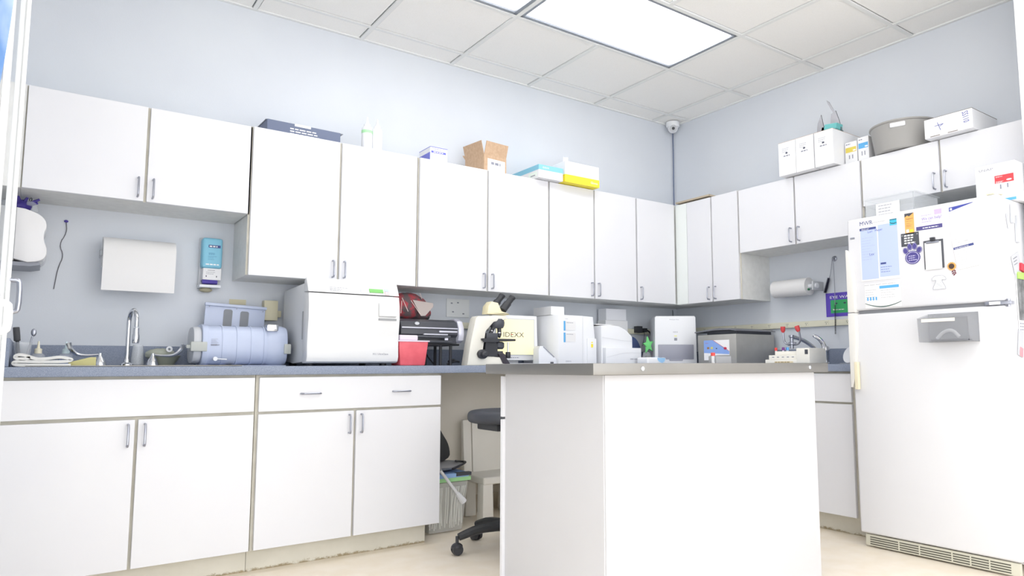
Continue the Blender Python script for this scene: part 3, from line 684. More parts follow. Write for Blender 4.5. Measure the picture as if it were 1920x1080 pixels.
# purple thing hanging above
pg = thing('clamp_bundle', 'purple clamp bundle with clear tube hanging above the towel dispenser', 'tool', (-4.245, -.12, 1.615))
m = MB(); m.sphere((0, 0, .02), .035, (1, .6, .7), jit=.35, seed=4)
for a, L in ((1.9, .10), (2.2, .07), (.6, .075), (.35, .06), (1.2, .05)):
    m.cyl((0, 0, .015), (math.cos(a)*L, -.01, .02+math.sin(a)*L*.8), .010, .005, 8)
m.out('clamps', PURPLE, pg)
MB().tube([(.02, -.03, .03), (.045, -.035, .025), (.05, -.035, -.01)], .011, 8, 0, 2).out('clear_tube', CLEAR, pg)
MB().tube([(.03, 0, .03), (.024, 0, .055), (.036, 0, .06), (.03, 0, .035)], .0018, 6, 0, 1).out('wire_hook', BLK, pg)
# pushpin and string on back wall
pn = thing('string', 'thin grey string hanging from a purple pushpin beside the towel dispenser', 'string', (-4.078, -.004, 1.60))
MB().tube([(0, 0, 0), (.006, 0, -.05), (-.022, 0, -.11), (0, 0, -.16), (-.02, 0, -.22), (-.03, 0, -.32)], .0018, 6, 0, 2).out('cord', M('string_grey', '6a6a70', .8), pn)
MB().sphere((0, -.003, .003), .008, (1.1, .8, .8)).out('pin', PURPLE, pn)
# paper roll
pr_ = thing('paper_roll', 'large paper towel roll hanging on the wall above the left sink', 'paper towel roll', (-3.783, -.085, 1.46), 0)
RW = .150
MB().lathe([(.018, -RW), (.072, -RW), (.072, RW), (.018, RW)], (0, 0, 0), 40, 'x', closed=False).out('roll', PAPER, pr_)
def sheet(u, v):
    return (-RW+2*RW*u, -.0735-.001*math.sin(u*5)+.010*v*v, -.185*v+.0)
MB().grid(sheet, 10, 8, thick=.0012).out('loose_sheet', PAPER, pr_)
m = MB()
for sx in (-1, 1):
    m.box(sx*(RW+.004)-.003, -.02, -.02, sx*(RW+.004)+.003, .084, .02, bev=.002); m.cyl((sx*(RW+.007), 0, 0), (sx*(RW-.02), 0, 0), .016)
m.out('bracket', CLEAR, pr_)
# soap dispenser
sd = thing('soap_dispenser', 'light blue hand sanitiser pouch dispenser on the wall', 'dispenser', (-3.457, -.002, 1.31))
MB().box(-.052, -.012, .025, .052, 0, .275, bev=.004).out('back_plate', LGP, sd)
MB().box(-.048, -.072, .112, .048, -.012, .270, bev=.016, seg=3).out('pouch', SKYB, sd)
m = MB(); m.box(-.020, -.0735, .218, .036, -.0722, .232, mi=0); m.dashes(-.016, -.0740, .221, .046, 1, .01, .007, 1, 3, fill=1)
m.dashes(-.018, -.0728, .188, .036, 2, .006, .0025, 2, 4); m.dashes(-.02, -.0728, .172, .044, 3, .008, .0015, 2, 5); m.dashes(-.03, -.0728, .128, .066, 1, .01, .006, 1, 6, fill=1)
m.out('print', [NAVY, INKW, M('mid_blue', '4479a8', .6)], sd, smooth=0)
m = MB().box(-.040, -.066, .052, .046, -.012, .112, bev=.003); m.dashes(-.018, -.0668, .100, .04, 1, .01, .002, 1, 4); m.dashes(-.025, -.0668, .090, .05, 2, .008, .0015, 1, 7)
m.box(-.026, -.0668, .066, -.022, -.066, .074, mi=1); m.box(.022, -.0668, .066, .026, -.066, .074, mi=1)
m.out('pump_cover', [CARDW, INK], sd, smooth=0)
MB().prism([(-.060, .052), (-.066, .034), (-.052, .030), (-.014, .05)], 'x', -.040, .030).out('push_lever', PURPLE, sd, smooth=0)
MB().box(-.055, -.075, .012, .045, -.004, .026, bev=.003).out('drip_tray', WP2, sd)
MB().sphere((-.018, -.03, .002), .025, (1.2, .7, .5), jit=.15, seed=2).out('residue', M('dried_soap', 'a9a48c', .8), sd)
# faded tape patch, beige box
tag(MB().box(0, -.001, 0, .083, 0, .028).out('tape_patch', M('masking_tape', 'd0caaf', .8), loc=(-3.354, -.0003, 1.246), smooth=0), 'strip of masking tape on the wall above the grey-blue drum', 'tape')
oc = thing('outlet_box', 'beige outlet box with cover on the wall left of the steriliser', 'outlet', (-3.19, -.0005, 1.165))
MB().box(0, -.05, 0, .072, 0, .108, bev=.004).out('cover', BEIGE, oc); MB().box(.072, -.03, .02, .095, -.001, .055, bev=.003).out('conduit', BEIGE, oc)

# ------------------------------------------------------------------ left counter: sink zone
ZC = .9205
# folded towel
tw = MB()
cl_ = chaikin([(a_*.92, b_) for a_, b_ in [(.205, .0062), (.10, .0062), (.012, .0065), (.0, .014), (.012, .022), (.06, .0205), (.12, .0195), (.19, .021), (.207, .026), (.200, .033), (.16, .040), (.12, .032), (.08, .030), (.045, .044), (.018, .049), (.006, .040), (.012, .032), (.035, .030), (.06, .036)]], 3, False)
La, Ra = ribbon(cl_, .0115)
nn = len(cl_)
def tws(u, v):
    i_ = min(int(round(u*(2*nn-1))), 2*nn-1); p = La[i_] if i_ < nn else Ra[2*nn-1-i_]
    return (p[0]+.004*math.sin(v*9), -.10+.2*v, p[1])
tw.grid(tws, 2*nn-1, 6)
for yy, vv in ((-.10, 0), (.10, 1)):
    t_ = bmesh.new(); o_ = .004*math.sin(vv*9)
    A_ = [t_.verts.new((p[0]+o_, yy, p[1])) for p in La]; B_ = [t_.verts.new((p[0]+o_, yy, p[1])) for p in Ra]
    for q in range(nn-1): t_.faces.new((A_[q], A_[q+1], B_[q+1], B_[q]))
    tw._add(t_, 0)
tag(tw.out('folded_towel', M('towel_white', 'f1f0ea', .95, bump=.8, bscale=700), loc=(-4.230, -.42, ZC)), 'folded white towel at the left end of the counter', 'towel')
cu = thing('tool_cup', 'clear cup holding a black brush and a steel tool behind the towel', 'cup', (-4.205, -.20, ZC))
MB().lathe([(.025, 0), (.033, .105), (.031, .105), (.023, .004), (0, .004)], n=24).out('cup', CLEAR, cu)
tag(MB().rot(-.12, 'Y').cyl((0, 0, .0), (0, 0, .115), .007).box(-.012, -.010, .105, .012, .010, .165, bev=.004).norot().out('brush', BLK, loc=(-4.212, -.20, ZC+.006)), 'black brush standing in the clear cup', 'brush')
tag(MB().cyl((0, 0, 0), (.022, 0, .125), .003).sphere((.026, 0, .142), .014, (.7, .4, 1.2)).out('dental_mirror', SATIN, loc=(-4.196, -.205, ZC+.006)), 'slim metal tool standing in the clear cup', 'tool')
def dropper(label, x, y, liquid, cap):
    t = thing('dropper_bottle', label, 'bottle', (x, y, ZC))
    MB().lathe([(0, 0), (.026, 0), (.027, .005), (.027, .045), (.022, .056), (.012, .060), (0, .060)], n=20).out('body', CLEAR, t)
    MB().lathe([(0, .003), (.025, .003), (.025, .034), (0, .034)], n=20).out('liquid', liquid, t)
    MB().lathe([(.014, .058), (.014, .078), (.006, .082), (.003, .112), (0, .113)], n=16).out('cap', cap, t)
dropper('clear dropper bottle with a cream cap behind the folded towel', -4.150, -.16, M('clear_liquid', 'c9c4bd', .3), CREAM)
dropper('small bottle of blue liquid between the towel and the faucet handle', -4.050, -.16, M('blue_liquid', '4f7fc4', .3), M('pale_cap', 'cfe0e4', .4))
tag(MB().prism([(0, 0), (.095, 0), (.095, .040), (.075, .040), (0, .018)], 'y', -.035, .035, bev=.002).out('sponge', M('yellow_sponge', 'cfc98f', .9), loc=(-4.045, -.38, ZC)), 'yellow-green wedge sponge beside the folded towel', 'sponge')
# sink rim
sk = thing('sink', 'steel sink rim set in the left counter below the faucet', 'sink', (-3.79, -.30, ZC))
m = MB()
for q in ((-.40, -.22, .40, -.195), (-.40, .195, .40, .27), (-.40, -.195, -.375, .195), (.375, -.195, .40, .195)): m.box(q[0], q[1], 0, q[2], q[3], .005, bev=.0015)
m.out('rim', STEEL, sk)
# faucet
fa = thing('faucet', 'tall chrome gooseneck faucet with wing handles on the left counter', 'faucet', (-3.817, -.178, ZC+.0052))
pts = [(0, 0, 0), (0, 0, .12), (.0, 0, .20)]+[(.0+.010*(1-math.cos(a)), -.055*(1-math.cos(a)), .20+.055*math.sin(a)) for a in [PI*k/10 for k in range(1, 11)]]+[(.020, -.11, .175)]
MB().tube(pts, .0095, 12, 0, 1).out('spout', CHROME, fa)
MB().lathe([(.013, 0), (.015, .01), (.015, .035), (.012, .045), (.012, .07)], (.020, -.11, .10), 16).out('aerator', CHROME, fa)
MB().lathe([(.026, 0), (.026, .006), (.014, .014), (.012, .03)], (0, 0, 0), 20).out('base', CHROME, fa)
for sx in (-1, 1):
    cx = sx*.105; m = MB()
    m.lathe([(.027, 0), (.027, .004), (.020, .025), (.009, .042), (.008, .056), (0, .057)], (cx, 0, 0), 20)
    m.tube([(cx, 0, .050), (cx+sx*.05, -.01, .044), (cx+sx*.09, -.02, .048), (cx+sx*.115, -.025, .075), (cx+sx*.122, -.026, .10)], .004, 8, 0, 2, rr=(.003, .012))
    m.out('wing_handle', CHROME, fa)
cc = thing('clear_cup', 'clear ribbed plastic cup right behind the gooseneck faucet', 'cup', (-3.765, -.075, ZC+.0052))
MB().lathe([(.034, 0), (.030, .004), (.022, .098), (.020, .098), (.028, .006), (0, .005)], n=24).out('cup', CLEAR, cc)
bo = thing('bowl', 'greenish bowl with a crumpled cloth right of the faucet', 'bowl', (-3.650, -.092, ZC+.0052))
MB().lathe([(0, 0), (.038, 0), (.068, .046), (.066, .048), (.036, .004), (0, .004)], n=28).out('bowl', M('olive_glass', 'aeb2a0', .3, alpha=.8), bo)
MB().sphere((-.02, 0, .052), .066, (1.0, .7, .46), 22, jit=.16, seed=9).out('cloth', M('grey_green_cloth', 'a8aca0', .9), bo)
MB().lathe([(.006, 0), (.014, .001), (.014, .006), (.006, .006)], (.010, -.052, .078), 20, 'y', closed=False).out('button', WP, bo)

# ------------------------------------------------------------------ drum (countertop distiller), and panel behind
dr = thing('water_distiller', 'pale grey-blue ribbed cylinder appliance lying left of the steriliser', 'appliance', (-3.345, -.245, ZC))
R0 = .098
m = MB()
def rsq(r, k=1.0, n=32, p=3.2, zc=.101):
    o = []
    for i in range(n):
        a = 2*PI*i/n; c_, s_ = math.cos(a), math.sin(a); q = (abs(c_)**p+abs(s_)**p)**(-1/p)
        o.append((r*q*c_, zc+r*k*q*s_))
    return o
m.prism(rsq(R0*.97), 'x', -.155, .14)
for x in (-.155, -.095, -.03, .035, .095): m.prism(rsq(R0), 'x', x-.004, x+.004)
m.prism(rsq(R0*1.03), 'x', -.185, -.158, bev=.006); m.out('drum', BLUEG, dr)
MB().prism(rsq(R0*1.04), 'x', .10, .21, bev=.03).out('end_cap', BLUEG, dr)
MB().prism(rsq(R0*.9), 'x', -.222, -.184, bev=.012).out('end_cap', LGP, dr)
MB().box(-.235, -.105, .07, -.165, -.060, .115, bev=.004).box(-.25, -.09, .085, -.235, -.07, .10).out('clamp', M('clamp_grey', 'b4b8b4', .45), dr)
MB().box(.185, -.108, .06, .218, -.060, .11, bev=.004).out('clamp', M('clamp_grey'), dr)
MB().box(.10, -.105, .172, .155, -.045, .206, bev=.008).out('latch', CHROME, dr)
MB().cyl((-.13, -.10, .035), (-.13, -.115, .035), .010).tube([(-.13, -.112, .035), (-.08, -.112, .032)], .003, 6).out('valve', WP, dr)
MB().box(-.15, -.0985, .10, -.112, -.0965, .103).dashes(-.148, -.0990, .128, .035, 6, .006, .0015, 0, 3).out('label_print', INKG, dr, smooth=0)
MB().box(-.17, -.09, 0, .20, .08, .004).out('foot_mat', BLUEG, dr)
fp = thing('filter_panel', 'pale grey-blue slotted panel leaning on the wall behind the cylinder appliance', 'panel', (-3.492, -.075, ZC), 0)
m = MB().rot(-.07, 'X', (0, 0, 0)); m.rot(.045, 'Y')
def slot(cx, z0, z1, w):
    n = 8; return [(cx-w/2, z0), (cx+w/2, z0)]+[(cx+w/2-w*.25*(1-math.cos(a)), z1-w*.25+w*.25*math.sin(a)) for a in [PI/2*k/4 for k in range(5)]]+[(cx-w/2+w*.25*(1-math.sin(a)), z1-w*.25+w*.25*math.cos(a)) for a in [PI/2*k/4 for k in range(5)]]
m.box(0, 0, 0, .29, .012, .325, bev=.003); m.box(-.004, -.012, .310, .294, .012, .325, bev=.003)
m.out('board', BLUEG, fp)
m = MB(); m.rot(.045, 'Y'); m.poly(slot(.108, .17, .298, .042), -.0005, 0, .001); m.poly(slot(.188, .17, .294, .042), -.0005, 0, .001)
m.out('slot', M('slot_shade_plastic', '82868c', .5), fp, smooth=0)
m = MB(); m.rot(.045, 'Y')
for a, b in ((.015, .305), (.145, .303), (.275, .300), (.065, .20), (.14, .19)): m.lathe([(.0025, 0), (.0025, .002)], (a, -.0125 if b > .29 else -.001, b), 8, 'y', R=Matrix.Rotation(PI, 4, 'Z'))
m.out('screws', GP, fp)

# ------------------------------------------------------------------ steriliser
au = thing('steriliser', 'large white tabletop steriliser with curved front door in the left counter centre', 'steriliser', (-2.871, -.30, ZC))
AW = .236; WG = M('steriliser_side', 'd4d6d8', .45); WE = M('steriliser_white', 'dedfe0', .3)
MB().prism([(.20, .03), (.20, .400), (-.17, .412), (-.17, .02), (.0, .012)], 'x', -AW+.004, AW-.004, bev=.004).out('housing', WG, au)
fp_ = [(-.168, .012), (-.225, .014), (-.238, .022), (-.246, .045), (-.243, .10), (-.247, .17), (-.256, .24), (-.252, .31), (-.240, .358), (-.168, .364)]
MB().prism(fp_, 'x', -AW, AW, bev=.006).out('door', WE, au)
MB().prism([(-.168, .368), (-.240, .364), (-.222, .40), (-.200, .437), (-.190, .437), (-.168, .420)], 'x', -AW, AW, bev=.004).out('control_panel', WE, au)
# the door handle scoop, screen and buttons
MB().prism([(-.250, .245), (-.268, .255), (-.266, .318), (-.250, .325)], 'x', .118, .212, bev=.003).out('door_latch', WE, au)
MB().box(.118, -.258, .232, .216, -.250, .243).out('latch_gap', M('gap_grey', '9a9da0', .6), au, smooth=0)
scr = Matrix.Translation((0, -.2315, .3825)) @ Matrix.Rotation(-math.atan2(.018, .036), 4, 'X')
m = MB(); m.X = Matrix.Translation((0, -.2320, .3825)) @ Matrix.Rotation(-.50, 4, 'X')
m.box(.075, -.0025, -.008, .150, 0, .014, mi=0); m.box(.03, -.0015, -.018, .07, 0, .018, mi=1); m.box(.158, -.002, -.018, .182, 0, .002, mi=2); m.box(.158, -.002, .004, .182, 0, .018, mi=3)
m.dashes(-.13, -.0015, .008, .11, 3, .009, .0022, 4, 12, fill=.6)
m.out('display', [M('lcd_green', '6fb85c', .3), M('pad_blue', 'd5dcf2', .5), M('pad_red', 'efc2c6', .5), M('pad_sky', 'bcd9ee', .5), INKG], au, smooth=0)
MB().text('M11 UltraClave', .095, -.2470, .055, .013, 0, sx=1.0).out('lettering', INKG, au, smooth=0)
MB().box(-AW-.0, -.165, .13, -AW+.005, -.150, .27, bev=.001).out('side_vent', M('gap_grey'), au)
m = MB()
for x in (-.19, .19):
    for y in (-.15, .14): m.cyl((x, y, 0), (x, y, .02), .018)
m.out('feet', BLK, au)

# sharps bin
sb = thing('sharps_bin', 'red translucent sharps bin with a pale lid right of the steriliser', 'bin', (-2.548, -.475, ZC))
MB().box(-.085, -.07, 0, .085, .07, .128, bev=.008, taper=.84).out('bin', M('sharps_red', 'df6470', .4, hex2='d65a66', nscale=20), sb)
MB().box(-.09, -.074, .126, .09, .074, .133, bev=.002).box(-.075, -.055, .133, .03, .055, .162, bev=.008).out('lid', M('pale_lilac_lid', 'd9cfdd', .5), sb)

# printer stand, printer, tote bag
st = thing('printer_stand', 'black metal stand carrying the printer on the counter', 'stand', (-2.36, -.23, ZC))
MB().box(-.20, -.10, .115, .20, .13, .125, bev=.003).out('shelf', BLK, st)
for x in (-.185, .085, .15):
    for y in (-.085, .115): MB().cyl((x, y, 0), (x, y, .115), .009, n=10).out('leg', BLK, st)
pt = thing('printer', 'black and silver inkjet printer on the black stand', 'printer', (-2.37, -.23, ZC+.1255))
PBK = M('printer_black', '3f4149', .35)
MB().prism([(-.13, .0), (-.13, .035), (-.150, .05), (-.150, .09), (-.135, .122), (-.10, .137), (.13, .137), (.13, .0)], 'x', -.18, .175, bev=.004).out('body', PBK, pt)
MB().prism([(-.155, .018), (-.165, .05), (-.162, .09), (-.14, .13), (-.10, .147), (.12, .147), (.12, .01), (-.13, .004)], 'x', .170, .208, bev=.012).out('side_cover', M('printer_silver', 'c9cad8', .3, .3), pt)
m = MB(); m.box(-.178, -.1565, .082, .170, -.148, .089, bev=.002); m.box(.05, -.157, .062, .165, -.149, .072, bev=.002); m.box(-.05, -.166, .046, .10, -.15, .053, bev=.002); m.box(.08, -.168, .018, .10, -.16, .03)
m.out('silver_trim', M('printer_silver'), pt)
MB().box(-.15, -.165, .006, .13, -.13, .014, bev=.002).box(-.09, -.165, .030, .12, -.13, .044, bev=.004).out('paper_tray', DK, pt)
disc_ = MB(); disc(disc_, -.085, .110, .014, .009, -.148, .002, 0); disc_.out('logo', LGP, pt)
bg = thing('tote_bag', 'red and black patterned fabric bag heaped on the printer', 'bag', (-2.405, -.19, ZC+.130+.137))
BAG = M('bag_print', 'a8454e', .85, hex2='62565a', nscale=28, th=(.42, .55))
m = MB(); m.sphere((-.03, 0, .078), .10, (1.25, .8, .78), 22, jit=.10, seed=5); m.sphere((.05, -.01, .045), .06, (1.15, .9, .8), 16, jit=.15, seed=6)
m.out('sack', BAG, bg)
MB().sphere((.092, .01, .035), .042, (.7, .9, .95), 14, jit=.2, seed=8).out('lining', M('dark_green_lining', '2f3a36', .8), bg)
MB().rot(.1, 'Y').prism([(-.045, .105), (.085, .105), (.09, .085), (.045, .025), (.02, .02)], 'y', -.090, -.086).out('folded_flap', M('flap_grey', 'b0a6a3', .9), bg, smooth=0)
m = MB()
for a in (((-.10, -.08, .03), (-.10, -.09, .10)), ((-.06, -.09, .04), (-.09, -.07, .12)), ((.03, -.075, .12), (.03, -.05, .155)), ((-.045, -.092, .105), (.02, -.092, .02))): m.tube(a, .002, 5)
m.out('piping', M('piping_pale', 'd9c9c6', .8), bg)

# mouse / cable bundle
tag(MB().tube([(0, 0, 0), (.05, -.02, .02), (.09, 0, .012), (.06, .03, .025), (.01, .02, .015), (.05, 0, .03)], .006, 8, 0, 2).out('cable_bundle', BLK, loc=(-2.20, -.25, ZC+.006)), 'coil of black cable left of the microscope base', 'cable')
m = MB().tube([(-.05, 0, .12), (.0, .01, .05), (.06, .02, .01)], .0035, 6, 0, 2).tube([(.08, -.01, .12), (.10, 0, .06), (.16, .02, .01)], .0035, 6, 0, 2)
tag(m.out('printer_cable', BLK, loc=(-2.34, -.06, ZC)), 'thin black cables drooping behind the printer stand', 'cable')

# ------------------------------------------------------------------ microscope (tube tilted towards the right)
ms = thing('microscope', 'cream and black binocular microscope on the counter', 'microscope', (-2.012, -.42, ZC)); ms.scale = (1.22, 1.1, 1.04)
MW = M('microscope_cream', 'e2e0d6', .35); MH = M('microscope_head', 'efe6c2', .35)
MB().prism([(-.135, 0), (-.118, .12), (-.09, .262), (-.078, .275), (.075, .285), (.09, .27), (.085, .262), (.01, .245), (-.035, .19), (-.05, .08), (-.03, .052), (.05, .045), (.09, .03), (.105, 0)], 'y', -.032, .035, bev=.006).out('stand', MW, ms)
MB().prism([(-.025, .289), (.10, .289), (.10, .296), (.055, .310), (.035, .355), (.0, .362), (-.02, .335)], 'y', -.030, .034, bev=.006).out('head', MH, ms)
for k, (bx_, bz, yy) in enumerate(((.030, .328, .022), (.062, .316, -.026))):
    d = Vector((.055, 0, .075)).normalized()
    a = Vector((bx_, yy, bz)); m = MB()
    m.cyl(a, a+d*.05, .021, .020, 18); m.cyl(a+d*.05, a+d*.095, .0165, .0165, 18); m.cyl(a+d*.088, a+d*.098, .018, .018, 18)
    e = m.out('eyepiece', M('eyepiece_black', '2e3035', .4), ms)
    MB().cyl(a+d*.0982, a+d*.0992, .0135, .0135, 18).out('lens', M('lens_violet', 'b9b2c6', .15, .4), e)
MB().lathe([(.030, 0), (.036, .012), (.038, .03), (.034, .052), (.0, .052)], (.045, 0, .212), 24).out('nosepiece', DK, ms)
for ox, oy, ang, L in ((.02, -.01, .45, .05), (.052, -.01, -.02, .062), (.064, .015, -.12, .052)):
    d = Vector((-math.sin(ang), 0, -math.cos(ang))); a = Vector((ox, oy, .218)); m = MB()
    m.cyl(a, a+d*L*.8, .0105, .010, 14); m.cyl(a+d*L*.8, a+d*L, .009, .005, 14); m.cyl(a+d*L*.5, a+d*L*.56, .0112, .0112, 14, mi=1)
    m.out('objective', [BLK, CHROME], ms)
MB().box(-.062, -.05, .138, .125, .055, .150, bev=.002).box(-.06, -.054, .129, .03, -.048, .150).out('stage', BLK, ms)
MB().box(-.03, -.03, .1505, .035, .02, .182, bev=.003).out('slide_holder', DK, ms)
MB().lathe([(.02, 0), (.028, .01), (.028, .035), (.018, .042)], (.055, 0, .092), 20).lathe([(.022, 0), (.022, .02)], (.055, 0, .06), 18).out('condenser', DK, ms)
MB().prism([(-.04, .05), (-.035, .138), (.02, .138), (.03, .11), (.03, .05)], 'y', -.034, .036).out('focus_block', BLK, ms)
MB().lathe([(.014, 0), (.026, .004), (.026, .022), (.017, .024), (.017, .045), (.010, .05), (0, .05)], (-.058, -.030, .062), 22, 'y', R=Matrix.Rotation(PI, 4, 'Z')).out('focus_knob', BLK, ms)
MB().cyl((.098, -.02, .132), (.098, -.02, .075), .005, n=12, mi=1).lathe([(.011, 0), (.013, .004), (.013, .032), (.011, .036)], (.098, -.02, .040), 16).out('stage_control', [BLK, CHROME], ms)
MB().prism([(.035, .065), (.06, .07), (.10, .01), (.095, .003), (.06, .01)], 'y', -.036, -.028).sphere((.06, 0, .055), .03, (1, 1, .6), mi=0).out('illuminator', M('ill_dark', '34303a', .35), ms)

# ------------------------------------------------------------------ monitor
mo = thing('monitor', 'white touchscreen showing the IDEXX logo behind the microscope', 'monitor', (-1.745, -.27, ZC))
MB().prism([(-.178, .03), (.178, .03), (.168, .315), (-.168, .315)], 'y', -.02, .02, bev=.010).out('bezel', WP, mo)
MB().box(-.146, -.0225, .062, .146, -.0195, .292).out('screen_border', LGP, mo, smooth=0)
m = MB().box(-.140, -.0240, .067, .140, -.0215, .287, mi=0)
m.text('IDEXX', -.092, -.0246, .176, .044, 1, sx=1.22); m.box(-.034, -.0252, .190, -.022, -.0247, .194, mi=2)
m.out('screen', [M('screen_cream', 'efe6b4', .3, emit=.35), INK, RED], mo, smooth=0)
m = MB().dashes(-.05, -.0208, .045, .10, 1, .01, .004, 0, 4, fill=1); m.out('lettering', INKG, mo, smooth=0)
MB().box(-.10, -.03, 0, .13, .09, .012, bev=.004).box(-.03, .02, .01, .05, .06, .12).out('foot', LGP, mo)

# keypad device
kd = thing('card_reader', 'small white handset device with a dark screen right of the monitor', 'device', (-1.585, -.40, ZC))
MB().prism([(-.075, 0), (.06, 0), (.06, .035), (.045, .055), (-.035, .118), (-.065, .118), (-.075, .10)], 'y', -.03, .035, bev=.004).out('body', WP2, kd)
sa = math.atan2(.063, .08)
m = MB(); m.X = Matrix.Identity(4); m.prism([(-.043, .112), (.040, .048), (.044, .052), (-.040, .117)], 'y', -.032, .024).out('screen', GP, kd, smooth=0)
MB().box(.012, -.0345, .004, .035, -.031, .020, bev=.001).out('slot', DK, kd)

# analyser 1
a1 = thing('analyser', 'tall white analyser with blue-edged labels right of the monitor', 'analyser', (-1.345, -.235, ZC))
MB().prism([(-.165, -.13), (-.14, -.165), (.055, -.165), (.065, -.15), (.065, .20), (-.165, .20)], 'z', .004, .322, bev=.006).out('body', WP, a1)
MB().prism([(.062, .004), (.170, .004), (.168, .165), (.150, .318), (.062, .322)], 'y', -.158, .19, bev=.005).out('side_module', WP, a1)
MB().box(.095, -.166, .004, .172, -.15, .175, bev=.003).out('front_cover', WP, a1)
m = MB()
for z in (.225, .150):
    m.box(-.085, -.1675, z, -.005, -.1655, z+.058, mi=0); m.box(-.100, -.168, z-.004, -.088, -.1655, z+.058, mi=1); m.dashes(-.078, -.168, z+.046, .06, 1, .01, .003, 2, 5)
m.out('label_card', [PAPER, LBLUE, INKG], a1, smooth=0)
m = MB().text('IDEXX', -.085, -.1660, .020, .012, 0, sx=1.3).text('catalyst', -.09, -.1660, .295, .008, 0, sx=1.1); m.out('lettering', INKG, a1, smooth=0)
MB().box(.125, -.1672, .115, .142, -.1658, .138, mi=0).box(.127, -.1672, .145, .140, -.1658, .152).out('warning_label', YEL, a1, smooth=0)
bx('small_carton', 'little white carton on top of the tall analyser', 'box', -1.515, -.36, ZC+.3225, .105, .20, .055, [CARDW])
# analyser 2
a2 = thing('analyser', 'white analyser with a sloping domed lid in the counter centre', 'analyser', (-.965, -.27, ZC))
MB().prism([(-.165, .002), (.118, .002), (.115, .19), (.10, .207), (.05, .242), (.0, .262), (-.10, .27), (-.165, .262)], 'y', -.13, .15, bev=.008).out('body', WP, a2)
MB().box(-.155, -.165, .002, .165, -.125, .115, bev=.006).out('front_drawer', WP, a2)
m = MB().text('IDEXX VetTest', .06, -.1660, .035, .011, 0); m.out('lettering', INK, a2, smooth=0)
m = MB().tube([(-.16, -.1315, .185), (.02, -.1315, .165), (.114, -.1315, .162)], .0008, 4); m.tube([(-.15, -.166, .05), (.02, -.166, .085), (.16, -.166, .08)], .0008, 4, 0, 2).out('seam', LGP, a2)
bx('lower_carton', 'lower of two white cartons behind the domed analyser', 'carton', -.85, -.115, ZC, .215, .09, .325, [CARDW])
bx('upper_carton', 'upper clear-wrapped white carton behind the domed analyser', 'carton', -.845, -.115, ZC+.3255, .195, .09, .085, [M('wrapped_card', 'e6e8ee', .2)])
tag(MB().box(0, 0, 0, .16, .10, .006).out('paper_sheets', PAPER, loc=(-1.13, -.34, ZC+.271), rotz=-.05, smooth=0), 'few sheets of paper lying on the domed analyser', 'paper')
# blue and red disc package
bp = thing('round_packet', 'round blue and red packet leaning behind the domed analyser', 'packet', (-.58, -.10, ZC))
m = MB(); n = 24
m.prism([(.10*math.cos(PI*k/n*1.0), .045+.165*math.sin(PI*k/n)) for k in range(n+1)]+[(-.10, 0), (.10, 0)], 'y', 0, .02, bev=.004).out('shell', M('packet_blue', '4d5e8c', .35), bp)
MB().prism([(-.09, .05), (.09, .05), (.082, .085), (.0, .10), (-.08, .095)], 'y', -.003, .001).out('red_band', RED, bp, smooth=0)
# pouch with star
sp_ = thing('star_bag', 'clear bag with a bright green foil star beside the round packet', 'bag', (-.555, -.24, ZC))
stp = []
for k in range(10):
    a = PI/2+PI*k/5+.15; r = (.055 if k % 2 == 0 else .024); stp.append((r*math.cos(a), .145+r*1.15*math.sin(a)))
MB().prism(stp, 'y', -.014, .0, bev=.003).out('star', M('star_green', '7fe08a', .3), sp_)
MB().sphere((0, .01, .05), .05, (.85, .5, .95), 14, jit=.25, seed=3).out('film', CLEAR, sp_)
MB().sphere((.01, .015, .035), .032, (1, .6, 1), 12, jit=.3, seed=5).out('contents', M('dark_contents', '4a5048', .7), sp_)
tag(MB().box(-.09, -.055, 0, .09, .055, .050, bev=.016, seg=3, mi=0).lathe([(0, 0), (.038, 0), (.038, .001)], (.04, -.012, .0505), 24, mi=1).prism([(-.0, .046), (.075, .046), (.068, .022), (.045, .012), (.02, .018), (.005, .03)], 'y', -.0562, -.055, mi=1).out('probe_tray', [WP, M('device_blue', '9cc9ee', .4)], loc=(-.785, -.52, ZC)), 'low white device with a light blue patch in front of the tower', 'device')
# tower analyser in the corner
twr = thing('tower_analyser', 'upright white analyser with a grey lower panel in the corner', 'analyser', (-.36, -.31, ZC), -.62); twr.scale = (.94, .9, .97)
MB().prism([(-.165, 0), (.165, 0), (.160, .355), (.150, .366), (-.150, .366), (-.160, .355)], 'y', -.12, .14, bev=.010).out('body', WP, twr)
MB().box(-.138, -.1225, .040, .138, -.1185, .150, bev=.004).prism([(-.05, .028), (.05, .028), (.055, .041), (-.055, .041)], 'y', -.1225, -.119).out('front_panel', M('panel_grey', '9b9dab', .4), twr)
m = MB().text('ProCyte One', -.045, -.1206, .335, .010, 0, sx=1.3).text('IDEXX', -.02, -.1206, .240, .013, 0); m.out('lettering', INKG, twr, smooth=0)
MB().box(-.011, -.1222, .180, .011, -.1196, .200, bev=.002, mi=0).box(-.010, -.1222, .211, .010, -.1196, .219, mi=1).out('button', [GP, M('pale_yellow', 'f3f2a0', .5)], twr)

